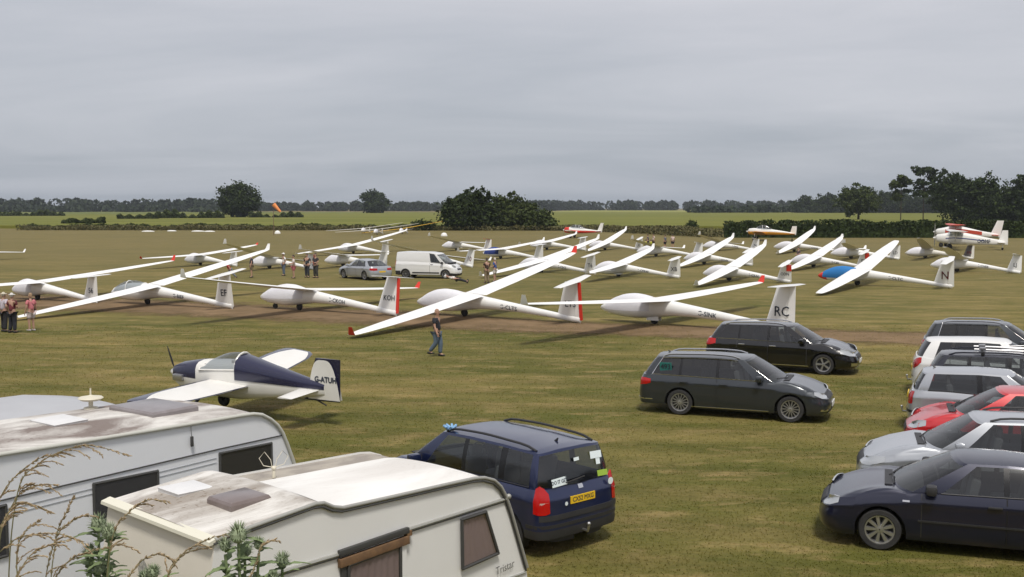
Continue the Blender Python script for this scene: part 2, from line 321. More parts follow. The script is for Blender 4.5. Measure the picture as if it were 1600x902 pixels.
def crown_pts(lobes, n):
    """points near the surface and in the volume of a set of ellipsoid lobes (cx,cy,cz,rx,ry,rz), clumped"""
    w = np.array([l[3] * l[4] + l[4] * l[5] for l in lobes]); w = w / w.sum(); out = []
    for l, k in zip(lobes, np.random.multinomial(n, w)):
        nc = max(6, k // 45); cd = np.random.randn(nc, 3); cd /= np.linalg.norm(cd, axis=1)[:, None]; cd *= (.72 + .36 * np.random.rand(nc))[:, None]
        idx = np.random.randint(0, nc, k); p = cd[idx] + np.random.randn(k, 3) * (.13 if l[3] > 1.6 else .3)
        inn = np.random.rand(k) < .22; q = np.random.randn(k, 3); q /= np.linalg.norm(q, axis=1)[:, None]; p[inn] = q[inn] * (np.random.rand(inn.sum()) ** .4)[:, None]
        out.append(p * np.array(l[3:6]) + np.array(l[:3]))
    return np.concatenate(out)
def tree(name, loc, lobes, nleaf, leaf, trunk_r, trunk_h, label, cat='tree', group=None, m=None, limbs=5):
    root = empty(name, loc); tag(root, label, cat, group)
    t = MB(); t.tube([(0, 0, -.2), (.1 * trunk_r, 0, trunk_h * .5), (0, .1, trunk_h)], [trunk_r * 1.25, trunk_r, trunk_r * .7], 8)
    for k in range(limbs):
        l = lobes[k % len(lobes)]; t.tube([(0, 0, trunk_h * (.6 + .07 * k)), ((l[0]) * .5, l[1] * .5, (trunk_h + l[2]) * .5), (l[0], l[1], l[2])], [trunk_r * .5, trunk_r * .35, trunk_r * .12], 6)
    t.build('trunk', BARK, root)
    P = crown_pts(lobes, nleaf); P = P[P[:, 2] > .15]
    tri_soup('crown', quads(P, leaf), 4, m or LEAF, root); return root
def lobes(n, w, d, h0, h1, rmin, rmax):
    out = []
    for i in range(n):
        a = random.random() * 6.28; q = random.random() ** .6; t = random.random(); z = h0 + (h1 - h0) * t; s = 1 - .55 * abs(t - .35)
        out.append((math.cos(a) * w * q * s, math.sin(a) * d * q * s, z, *(random.uniform(rmin, rmax) * k for k in (1, 1, .85))))
    return out
tree('round_tree', (-123, 491, 0), [(0, 0, 8.5, 8.6, 8, 7.2)] + lobes(14, 6.5, 6, 4, 12.5, 2.6, 4.2), 15000, .55, .7, 4, 'large round dark tree standing alone left of the windsock')
tree('round_tree', (-107, 850, 0), [(0, 0, 8.5, 10.5, 9, 8.6)] + lobes(12, 7, 7, 5, 13, 3.2, 5), 8000, .9, .8, 4, 'smaller dark dome shaped tree between windsock and big bushes')
for i, (x, y, w, h, n, lab) in enumerate([(-9.5, 246, 6.2, 10.2, 15000, 'tall dark leafy bush, left half of the big thicket at the field edge'), (.4, 248, 5.6, 8.9, 13000, 'dark leafy bush on the right of the big thicket'), (6.2, 245, 3.9, 4.4, 6000, 'low bush tapering off the right end of the big thicket')]):
    tree('thicket_bush', (x, y, 0), lobes(22, w * .82, w * .5, .9, h * .82, w * .2, w * .36) + [(0, 0, h * .36, w * 1.05, w * .6, h * .38)], n, .33, .25, h * .4, lab, 'bush', 'bushes of the thicket', LEAF2 if i else LEAF)
tree('thicket_bush', (-19.5, 244, 0), lobes(6, 2.5, 1.2, .4, 1.4, .8, 1.4), 2500, .28, .12, 1, 'small low bush beside the left end of the thicket', 'bush', 'bushes of the thicket')
tree('field_bush', (34.8, 212, 0), lobes(7, .8, .6, .6, 1.8, .7, 1.0), 3000, .17, .1, 1, 'small round bush alone in front of the crop field', 'bush')
# right-hand trees behind the hedge
rt = [(1290, 860, 305, 46, 'bushy tree at the left end of the right wood'), (1340, 400, 292, 76, 'broad dark tree with pale bare trunk behind the hedge'), (1372, 850, 300, 70, 'low dark tree between broad tree and slender pair'), (1406, 372, 271, 36, 'slender open tree, left of the tall slender pair'),
      (1441, 366, 259, 44, 'tallest slender tree with thin bare trunk'), (1490, 345, 264, 84, 'big dark dense tree, left of the two biggest'), (1545, 340, 269, 84, 'big dark dense tree, right of the two biggest'), (1604, 335, 273, 70, 'dark dense tree cut by the right edge'), (1670, 335, 276, 80, 'dark dense tree beyond the right edge'), (1256, 900, 308, 50, 'far low tree left of the right wood'), (1525, 420, 290, 80, 'dark tree behind the two big dense trees'), (1432, 840, 303, 80, 'dark low tree behind the slender pair'), (1322, 880, 301, 60, 'dark tree behind the bushy tree of the right wood'), (1402, 870, 304, 60, 'dark low tree behind the slender open tree'), (1465, 830, 300, 70, 'dark tree glimpsed left of the biggest dense trees')]
for i, (px, y, top, wpx, lab) in enumerate(rt):
    k = 1700 / y; x = (px - 800) / k; h = 5.2 + (324 - top) / k; w = wpx / k / 2
    slender = 'slender' in lab and 'behind' not in lab and 'between' not in lab
    if slender:
        lb = []
        for q in range(17):
            t = random.random(); z = h * (.48 + .46 * t); wd = w * (1.0 - .55 * abs(t - .55)); a = random.random() * 6.28; lb.append((math.cos(a) * wd * .7, math.sin(a) * wd * .5, z, *(random.uniform(.16, .36) * w * q_ for q_ in (1.2, 1.2, .7))))
    else:
        hb = .34 if 'bare trunk' in lab else .16; lb = lobes(24, w * .8, w * .65, h * hb, h * .88, w * .22, w * .42) + [(0, 0, h * (.46 + (hb - .16) * .7), w * .78, w * .7, h * (.40 - (hb - .16) * .7))]
    tree('field_tree', (x, y, 0), lb, (11000 if y < 600 else 6000) if not slender else 4200, .40 if y < 600 else .8, .16 if slender else .4, h * (.7 if slender else .35), lab, 'tree', 'trees behind the right hedge', (LEAF, LEAF2)[i % 2 if i < 5 else 0], 9 if slender else 5)
# clipped hedge on the right and rough verge strips
def strip(name, path, h, w, n, leaf, m, label, cat, kind='stuff', hv=.25, core=True):
    path = [Vector(p) for p in path]; seg = [(path[i + 1] - path[i]).length for i in range(len(path) - 1)]; tot = sum(seg); P = []
    for i in range(len(path) - 1):
        k = int(n * seg[i] / tot); t = np.random.rand(k); c = np.outer(1 - t, path[i]) + np.outer(t, path[i + 1]); d = (path[i + 1] - path[i]).normalized(); nr = Vector((-d.y, d.x))
        hh = h * (1 + hv * np.sin(c[:, 0] * .37) * np.sin(c[:, 0] * .113 + 1) + hv * .5 * np.sin(c[:, 0] * 1.9)); o = (np.random.rand(k) * 2 - 1) * w / 2; z = np.random.rand(k) ** .7 * hh
        P.append(np.stack([c[:, 0] + nr.x * o, c[:, 1] + nr.y * o, z], 1))
    o = tag(tri_soup(name, quads(np.concatenate(P), leaf), 4, m), label, cat, kind=kind)
    if kind is None and core:
        cb = MB(); L_ = []
        for i, p in enumerate(path):
            d = (path[min(i + 1, len(path) - 1)] - path[max(0, i - 1)]).normalized(); nr = Vector((-d.y, d.x)) * w * .3
            L_.append([(p.x - nr.x, p.y - nr.y, 0), (p.x + nr.x, p.y + nr.y, 0), (p.x + nr.x, p.y + nr.y, h * .8), (p.x - nr.x, p.y - nr.y, h * .8)])
        cb.loft(L_); cb.build('twig_core', LEAF, o, None)
    return o
hd = strip('hedge', [(36.5, 187), (60, 186.5), (110, 184), (180, 176)], 2.9, 2.6, 26000, .24, LEAF, 'long dark clipped hedge running along the right field edge', 'hedge', kind=None, hv=.08)
strip('verge_grass', [(-112, 250), (-60, 249), (-24, 247), (12, 246)], 1.0, 9, 26000, .20, DRYG, 'tall dry grass along the edge of the crop field', 'grass')
strip('verge_grass', [(-112, 253), (-70, 252), (-20, 250)], 1.15, 3, 9000, .24, LEAF2, 'dark weeds in the verge behind the airfield', 'grass', hv=.3)
strip('field_hedge', [(141, 341), (170, 335), (190, 330)], 3.6, 5, 6000, .4, LEAF, 'dark scrub under the big dense trees', 'scrub', kind=None, hv=.35)
strip('verge_grass', [(10, 247), (22, 230), (36, 190)], 1.3, 7, 10000, .2, DRYG, 'tall dry grass curving along the crop edge on the right', 'grass')
for px0, px1, y, h, lab in [(100, 150, 300, 1.5, 'low dark bushes in the pale field at the left'), (185, 240, 420, 1.8, 'short hedge left of the big round tree'), (240, 345, 445, 2.8, 'hedge running up to the big round tree'), (390, 470, 480, 2.2, 'hedge right of the big round tree'), (0, 95, 560, 2.5, 'green hedge across the far left field')]:
    strip('field_hedge', [((px0 - 800) / 1700 * y, y), ((px1 - 800) / 1700 * y, y + 6)], h, 5, 5000, .45, LEAF2, lab, 'hedge', kind=None, hv=.5, core=False)
# distant woods: one mass that cannot be counted
P = []
for (x0, x1, y, h, dep, n) in [(k[0], k[1], k[2], k[3], k[4], k[5] * 2) for k in [(-950, -330, 1250, 19, 90, 12000), (-1100, -500, 1000, 13, 60, 5000), (-400, 60, 1500, 17, 90, 11000), (-60, 700, 1750, 20, 90, 14000), (330, 900, 1500, 17, 80, 9000), (150, 520, 900, 8, 30, 4000), (560, 1300, 1350, 17, 80, 7000), (-900, -300, 1150, 9, 60, 4000), (-1500, -900, 1400, 20, 90, 5000), (230, 420, 1000, 9, 40, 2500)]]:
    nt_ = max(8, int((x1 - x0) / 3.4)); tx = np.random.uniform(x0, x1, nt_); ty = y + np.random.uniform(-dep, dep, nt_); th = h * .80 * np.random.uniform(.62, 1.02, nt_); rr = np.random.uniform(4, 8.5, nt_)
    i = np.random.randint(0, nt_, n); q = np.random.randn(n, 3); q /= np.linalg.norm(q, axis=1)[:, None]
    P.append(np.stack([tx[i] + q[:, 0] * rr[i] * (.7 + .4 * np.random.rand(n)), ty[i] + q[:, 1] * rr[i], np.abs(th[i] * .46 + q[:, 2] * th[i] * .54)], 1))
tag(tri_soup('distant_woods', quads(np.concatenate(P), 2.0), 4, LEAF3), 'far dark belt of woods along the horizon', 'wood', kind='stuff')
# ------------------------------------------------------------ gliders
GEL = mat('white_gelcoat', (.80, .80, .78), .28, coat=.3, noise=(.8, .35, (.70, .70, .69)))
GELW = mat('white_wing_cover', (.82, .82, .81), .55, noise=(1.2, .3, (.74, .74, .75)))
COVER = mat('white_cloth_cover', (.70, .70, .73), .85, noise=(2.5, .5, (.60, .60, .66)), bump=(5, .5))
RED = mat('red_paint', (.62, .035, .02), .4); BLUEC = mat('bright_blue_cloth', (.02, .17, .45), .8, bump=(6, .5)); NAVYC = mat('dark_blue_cloth', (.025, .05, .22), .8)
BLACK = mat('black_rubber', (.018, .018, .018), .8); INK = mat('dark_lettering', (.035, .045, .07), .5); INKR = mat('red_lettering', (.20, .02, .025), .5); INKG = mat('grey_lettering', (.16, .17, .19), .5)
METAL = mat('bare_metal', (.45, .45, .45), .4, metal=.9); DARKM = mat('dark_metal', (.05, .05, .05), .5, metal=.5)
CANOPY = glass('canopy_glass', (.62, .65, .67)); OLDW = mat('weathered_white', (.66, .64, .58), .5, noise=(1, .5, (.5, .48, .42))); YEL = mat('yellow_paint', (.72, .42, .03), .45); SEATD = mat('dark_seat', (.03, .032, .035), .8)
def ell_ring(x, zc, ry, rz, n=16, p=2.2):
    out = []
    for k in range(n):
        a = 2 * math.pi * k / n; c, s_ = math.cos(a), math.sin(a)
        out.append(Vector((x, math.copysign(abs(c) ** (2 / p), c) * ry, zc + math.copysign(abs(s_) ** (2 / p), s_) * rz)))
    return out
def airfoil(le, te_dx, y, z, t, n=7, axis='z'):
    """closed section: leading edge x, chord, span position"""
    pts = []
    xs = [(1 - math.cos(math.pi * i / n)) / 2 for i in range(n + 1)]
    def th(u): return 5 * t * (.2969 * math.sqrt(u) - .126 * u - .3516 * u * u + .2843 * u ** 3 - .1015 * u ** 4)
    for u in reversed(xs): pts.append((le - te_dx * u, u, th(u) * te_dx))
    for u in xs[1:-1]: pts.append((le - te_dx * u, u, -th(u) * te_dx * .7))
    return [Vector((x, y, z + h)) if axis == 'z' else Vector((x, y + h, z)) for x, u, h in pts]
FUS = [(2.05, .66, .015, .015), (2.0, .665, .07, .07), (1.85, .68, .14, .15), (1.55, .71, .21, .25), (1.15, .745, .265, .33), (.7, .77, .29, .37), (.25, .79, .29, .36), (-.2, .80, .27, .31), (-.75, .79, .225, .24), (-1.4, .73, .18, .19), (-2.3, .62, .135, .145), (-3.3, .47, .105, .115), (-4.2, .32, .085, .10), (-4.66, .25, .05, .10)]
def glider(name, label, X, Y, hd, s, h, bank, xw, code=None, reg=None, cover=COVER, tip=None, rudder=None, edge=None, canopy='cover', tt=True, wl=.36, ink=INK, body=None, wing=None, gear='low', codesize=.42, nose=None, two=False, both=False, tailtip=None, fincol=None):
    body = body or GEL; wing = wing or GELW
    rz0 = .8 + .198 * s; tz = rz0 + .04 * h; lim = math.degrees(math.asin(min(.9, (tz - .16) / h))); bank = max(-lim, min(lim, bank))
    root = empty(name, (X, Y, 0), R(hd), R(bank)); tag(root, label, 'glider', 'gliders parked on the airfield')
    sr = (.72 + .28 * s) * 1.22; dz = .10 * (s - 1) - .16
    st = [(x * s, z * (.75 + .25 * s) + dz, ry * sr, rz * sr) for x, z, ry, rz in FUS]
    f = MB(); f.loft([ell_ring(*q) for q in st]); f.build('fuselage', body, root, 50)
    if nose:
        f = MB(); f.loft([ell_ring(x, z, ry + .006, rz + .006) for x, z, ry, rz in st[:4]]); f.build('nose_cone', nose, root, 50)
    # canopy or cloth cover: the upper bulge of the pod
    c = MB(); x0, x1 = 1.78 * s, (-.35 if two else .05) * s; rings = []; nn = 12
    def interp(x):
        for a, b in zip(st, st[1:]):
            if a[0] >= x >= b[0]:
                t = (a[0] - x) / (a[0] - b[0]); return [a[i] + (b[i] - a[i]) * t for i in (1, 2, 3)]
        return st[-1][1:]
    for i in range(nn + 1):
        x = x0 + (x1 - x0) * i / nn; z, ry, rz = interp(x); u = i / nn; bul = .09 * sr * math.sin(math.pi * min(1, u * 1.05)) ** .8 + .008
        a0 = -.35 if canopy == 'cover' else .18
        rings.append([Vector((x, math.cos(a) * (ry + .012), z + (math.sin(a) * (rz + (bul if math.sin(a) > 0 else .012))))) for a in [a0 + (math.pi - 2 * a0) * k / 10 for k in range(11)]])
    if canopy == 'cover':
        c.loft(rings, 0, False, False); c.build('canopy_cover', cover, root, 60)
    else:
        gl = MB(); gl.loft(rings, 0, False, False); gl.build('canopy', CANOPY, root, 60)
        fr = MB()
        for i in (0, nn // 2, nn): fr.tube([p + Vector((0, 0, .006)) for p in rings[i]], .022, 6)
        for k in (0, 10): fr.tube([r_[k] for r_ in rings], .02, 6)
        fr.build('canopy_frame', body, root)
        sd = MB(); sd.loft([[Vector((r_[k].x, r_[k].y * .92, min(r_[k].z, r_[0].z + .012))) for k in (0, 3, 7, 10)] for r_ in rings], 0, False, False); sd.build('cockpit', SEATD, root)
        se = MB()
        for xx in (.95 * s, .1 * s): se = MB(); se.box((xx, 0, interp(xx)[0] + .2), (.12, .36, .42), 0, Matrix.Rotation(-.35, 3, 'Y'), .05); se.build('seat', SEATD, root)
    # wings
    cs = 1.22 + .3 * (s - 1); xc = xw * .55
    for sd_, nm in ((1, 'left_wing'), (-1, 'right_wing')):
        w = MB(); rings = []
        for e, ch in ((0.0, 1.0), (.06, .95), (.3, .88), (.55, .78), (.75, .66), (.9, .5), (.97, .38), (1.0, .27)):
            ch *= cs; yy = sd_ * (.12 + e * (h - .12)); xm = xc + (xw - xc) * e; zz = rz0 + .04 * h * e + .10 * (e * e - e)
            rings.append(airfoil(xm + ch * .45, ch, yy, zz, .135))
        w.loft(rings, 0, True, True); wo_ = w.build(nm, wing, root, 40)
        if wl:
            g_ = MB(); rg = []
            for q, ch in ((0, .27), (.35, .22), (1, .13)):
                rg.append([Vector((v.x, v.y, v.z)) for v in airfoil(xw + .12 - .16 * q, ch * cs, sd_ * (h + .10 * q + .04 * math.sqrt(q)), rz0 + .04 * h + wl * q, .1, 5, 'y')])
            g_.loft(rg, 0, True, True); g_.build('winglet', tip if tip and (sd_ == -1 or both) else wing, wo_, 40)
        elif tip:
            g_ = MB(); g_.loft([[v + Vector((0, 0, .004)) for v in rings[-1]], [Vector((xw - .05, sd_ * (h + .08), v.z)) for v in rings[-1]]], 0, True, True); g_.build('wing_tip', tip, wo_)
    # fin, rudder, tailplane
    ft = 1.42 * s if tt else 1.25 * s; zb = .10 * s
    fn = MB(); rd = MB(); A = []; B = []
    for q in (0, .25, .6, 1):
        ch = (1.12 - .46 * q) * (s ** .6); te = -4.75 * s - .0 * q; zz = zb + (ft - zb) * q
        sec = airfoil(te + ch, ch, 0, zz, .10, 7, 'y'); A.append([Vector((max(v.x, te + ch * .3), v.y, v.z)) for v in sec]); B.append([Vector((min(v.x, te + ch * .29), v.y * 1.02, v.z)) for v in sec])
    fn.loft(A, 0, True, True); fn.build('fin', fincol or body, root, 40); rd.loft(B, 0, True, True); rd.build('rudder', rudder or body, root, 40)
    if edge:
        e_ = MB(); e_.loft([[Vector((-4.75 * s - .005 + a, b_, zz)) for a, b_ in ((0, .022), (.14, .045), (.14, -.045), (0, -.022))] for zz in (zb + .01, ft - .02)] if edge == 'strip' else [[Vector((-4.75 * s - .006 + a, b_, zz)) for a, b_ in ((0, .03), (.33, .06), (.33, -.06), (0, -.03))] for zz in (ft * .62, ft * .95)], 0, True, True); e_.build('rudder_marking', RED, root)
    hs_ = (1.25 if s < 1.15 else 1.5); ht = ft + .02 if tt else .75 * s
    t = MB(); t.loft([airfoil(-4.75 * s + .62 * (1 - .30 * abs(q)) + .08 - .1 * (1 - abs(q)) + .06, .56 * (1 - .42 * abs(q)) * s ** .5, q * hs_, ht, .11, 6) for q in (-1, -.93, -.5, 0, .5, .93, 1)], 0, True, True)
    t.build('tailplane', tailtip or body, root, 40)
    # undercarriage
    wh = MB(); wh.lathe([(.02, -.05), (.12, -.055), (.17, -.05), (.19, -.02), (.19, .02), (.17, .05), (.12, .055), (.02, .05)], (0, 0, .185), 'Y', 16); wh.build('main_wheel', BLACK, root, 30)
    tw = MB(); tw.lathe([(.01, -.03), (.06, -.03), (.07, 0), (.06, .03), (.01, .03)], (-4.5 * s, 0, .07), 'Y', 12); tw.tube([(-4.5 * s, 0, .07), (-4.45 * s, 0, .3)], .03, 6); tw.build('tail_wheel', BLACK, root)
    for sg in ((1, -1) if gear == 'doors' else ()): ld = MB(); ld.box((.02, sg * .13, .30), (.6, .014, .26)); ld.build('gear_door', body, root)
    if two:
        nw = MB(); nw.lathe([(.01, -.05), (.13, -.05), (.15, 0), (.13, .05), (.01, .05)], (1.25 * s, 0, .15), 'Y', 14); nw.tube([(1.25 * s, 0, .15), (1.2 * s, 0, .5)], .03, 6); nw.build('nose_wheel', BLACK, root)
    # lettering on the side the camera sees (left) and the mirror side
    slope = (st[11][1] - st[8][1]) / (st[11][0] - st[8][0])
    for sgn in (1, -1):
        if reg:
            xx = -1.95 * s; z, ry, rz = interp(xx)
            M = frame((xx, sgn * (ry + .012), z - .01), (-sgn, 0, -sgn * slope), (0, 0, 1)); lettering(reg, .24 * s ** .5, M, ink if ink is not INKR else INK, root, 'registration', 1.0, .004)
        if code:
            M = frame((-4.75 * s + .46 * s ** .6, sgn * (.052 * s), zb + (ft - zb) * .42), (-sgn, 0, 0), (0, 0, 1)); lettering(code, codesize * s ** .7, M, ink, root, 'tail_code', .9, .004)
    return root
GP = {
    'A': (-26.76, 61.18, 152.4, 1.01, 10.05, -2.1, -0.30), 'B': (-19.56, 58.22, 153.0, 1.26, 8.93, -9.7, -0.95), 'C': (-10.76, 54.83, 149.6, 1.30, 8.71, 5.2, -0.95), 'D': (-2.26, 51.78, 149.4, 1.33, 9.63, -9.6, -0.95),
    'E': (6.35, 48.29, 142.1, 1.39, 10.08, 0.8, -0.30), 'F': (-27.95, 97.5, 154.6, 0.88, 7.50, -2.6, -0.30), 'G': (-20.63, 92.35, 165.2, 0.88, 8.15, 7.7, -0.30), 'H': (-14.87, 95.59, 158.5, 0.92, 7.47, 4.0, -0.30),
    'I': (-17.82, 122.23, 149.1, 1.06, 9.62, -6.3, -0.30), 'J': (-7.34, 97.26, 140.0, 1.09, 7.55, 8.6, -0.30), 'K': (-6.73, 131.78, 158.6, 0.96, 8.38, 4.4, -0.30), 'L': (-1.15, 110.17, 149.3, 1.04, 8.25, -2.0, -0.30),
    'M': (4.26, 133.10, 153.0, 1.10, 8.08, -3.3, -0.30), 'N': (2.36, 87.03, 145.2, 1.07, 8.52, -7.9, -0.30), 'O': (11.32, 132.49, 156.7, 1.01, 7.46, -8.6, -0.30), 'P': (8.02, 81.69, 154.5, 1.01, 7.13, -5.1, -0.30),
    'Q': (15.20, 114.88, 153.8, 1.06, 8.46, 4.9, -0.30), 'R': (17.51, 99.03, 150.3, 0.96, 7.19, -8.7, -0.30), 'S': (24.90, 130.93, 150.8, 1.03, 8.15, 5.5, -0.30), 'T': (15.38, 76.93, 149.9, 0.94, 7.34, -8.6, -0.30),
    'U': (32.96, 127.04, 150.7, 1.18, 8.07, -9.8, -0.30), 'V': (26.21, 94.47, 147.7, 1.00, 7.51, -8.4, -0.30), 'W': (34.40, 110.34, 154.7, 0.99, 7.49, 4.0, -0.30), 'X': (23.09, 72.56, 148.2, 1.28, 9.97, -7.9, -0.30),
    'Y': (42.18, 111.01, 151.7, 0.97, 7.41, 7.5, -0.30), 'Z': (35.92, 87.72, 148.4, 1.00, 7.51, 7.2, -0.30)}
GL = [
    ('A', 'white glider with red winglet at the far left, behind the three standing visitors', dict(code='56', tip=RED)),
    ('B', 'white two-seat glider with dark glass canopy and tail letters EF', dict(code='EF', reg='G-BIEF', canopy='glass', two=False, codesize=.42)),
    ('C', 'white glider with covered cockpit, red rudder edge and tail letters KOH', dict(code='KOH', reg='G-CKOH', tip=RED, edge='strip', two=True, codesize=.29)),
    ('D', 'white glider with long covered cockpit lettered G-CLTS, wing tip down beside walking man', dict(code='LTS', reg='G-CLTS', tip=RED, both=True, edge='strip', codesize=.33)),
    ('E', 'white glider lettered G-SINK with tail letters RC, partly behind the black estate car', dict(code='RC', reg='G-SINK', gear='doors', tip=RED, codesize=.46)),
    ('F', 'small white glider with red winglets, level wings, behind glider EF', dict(tip=RED, both=True, wl=.2)),
    ('G', 'white glider with red rudder behind the people in white tops', dict(edge='strip')),
    ('H', 'white covered glider just behind the silver hatchback', dict()),
    ('I', 'white glider with long raised wing above the silver hatchback', dict(wl=.2)),
    ('J', 'white glider behind the white van with red tail number 10', dict(code='10', ink=INKR, codesize=.55)),
    ('K', 'white glider with red tailplane in the back row beyond the van', dict(tailtip=RED)),
    ('L', 'white glider with short dark blue canopy cover', dict(cover=NAVYC)),
    ('M', 'white level-winged glider in the back row left of tail number 32', dict()),
    ('N', 'white glider behind the long raised wing of G-CLTS', dict(code='T6', reg='G-CJVZ')),
    ('O', 'white glider with tail number 32 in the back row below the red-nosed aeroplane', dict(code='32')),
    ('P', 'white covered glider with tail letters XB', dict(code='XB', reg='G-CFRW', gear='doors')),
    ('Q', 'white glider just in front of the group of distant people', dict()),
    ('R', 'white glider with wing tip down right of glider XB', dict(code='76', reg='G-CKNM')),
    ('S', 'white glider in the back row left of the yellow aeroplane', dict(code='74', reg='G-DFGJ')),
    ('T', 'white glider with red rudder top lettered ODN, long wing raised', dict(code='ODN', reg='G-CJLN', edge='top', codesize=.3)),
    ('U', 'white glider with tall raised wing in front of the hedge', dict(reg='G-CHOD')),
    ('V', 'white glider with person beside its cockpit and red rudder top', dict(code='EL', reg='G-CJEL', edge='top')),
    ('W', 'white glider with tail letters LD, mostly behind glider N', dict(code='LD')),
    ('X', 'white glider with red nose, bright blue canopy cover and tail letter N', dict(code='N', reg='G-CLTC', cover=BLUEC, nose=RED, ink=INKR, codesize=.62, wl=0, tip=None)),
    ('Y', 'cream glider with shaded raised wing in front of the high-wing aeroplane', dict(code='FM', ink=INKR, body=OLDW, wing=OLDW, wl=0, fincol=mat('dark_tail', (.10, .09, .085), .6))),
    ('Z', 'white glider with shaded raised wing and tail letters LJ at the right edge', dict(code='LJ', reg='G-CHEB', ink=INKG, wl=0)),
]
for k, lab, kw in GL: glider('glider', lab, *GP[k], **kw)
glider('glider', 'white glider at the left edge of which only a wing tip shows', -53.5, 104, 152, 1.0, 7.5, 5, -.3)
# wooden gliders at the far field edge
for x, y, hd_, bk, h_, w_, lab in [(-29.5, 218, 262, 6, 8.0, OLDW, 'old white wooden glider with spread wings, left of the three by the verge'), (-25.5, 206, 262, 6, 8.2, OLDW, 'old cream wooden glider nose towards the camera, middle of the three by the verge'), (-21.5, 214, 262, 9, 8.2, YEL, 'old glider with bright yellow wings by the verge')]:
    glider('vintage_glider', lab, x, y, hd_, .95, h_, bk, -.3, tt=False, wl=0, body=OLDW, wing=w_)
# wing dolly under the far tip of G-SINK
d = empty('wing_dolly', (13.68, 54.55, 0)); tag(d, 'small wheel on a stand under the raised wing tip of G-SINK', 'dolly')
b_ = MB(); b_.lathe([(.2, -.03), (.27, -.035), (.29, 0), (.27, .035), (.2, .03)], (0, 0, .29), 'Y', 20); b_.build('tyre', BLACK, d)
b_ = MB(); b_.tube([(0, 0, .29), (.02, 0, .8), (.02, 0, 1.28)], .03, 8); b_.box((.02, 0, 1.27), (.5, .14, .05)); b_.build('post', RED, d)
b_ = MB(); b_.lathe([(.02, -.04), (.06, -.04), (.06, .04), (.02, .04)], (0, 0, .29), 'Y', 12)
for k in range(6): a = k * math.pi / 3; b_.tube([(0, 0, .29), (.21 * math.cos(a), 0, .29 + .21 * math.sin(a))], .012, 5)
b_.build('spokes', METAL, d)

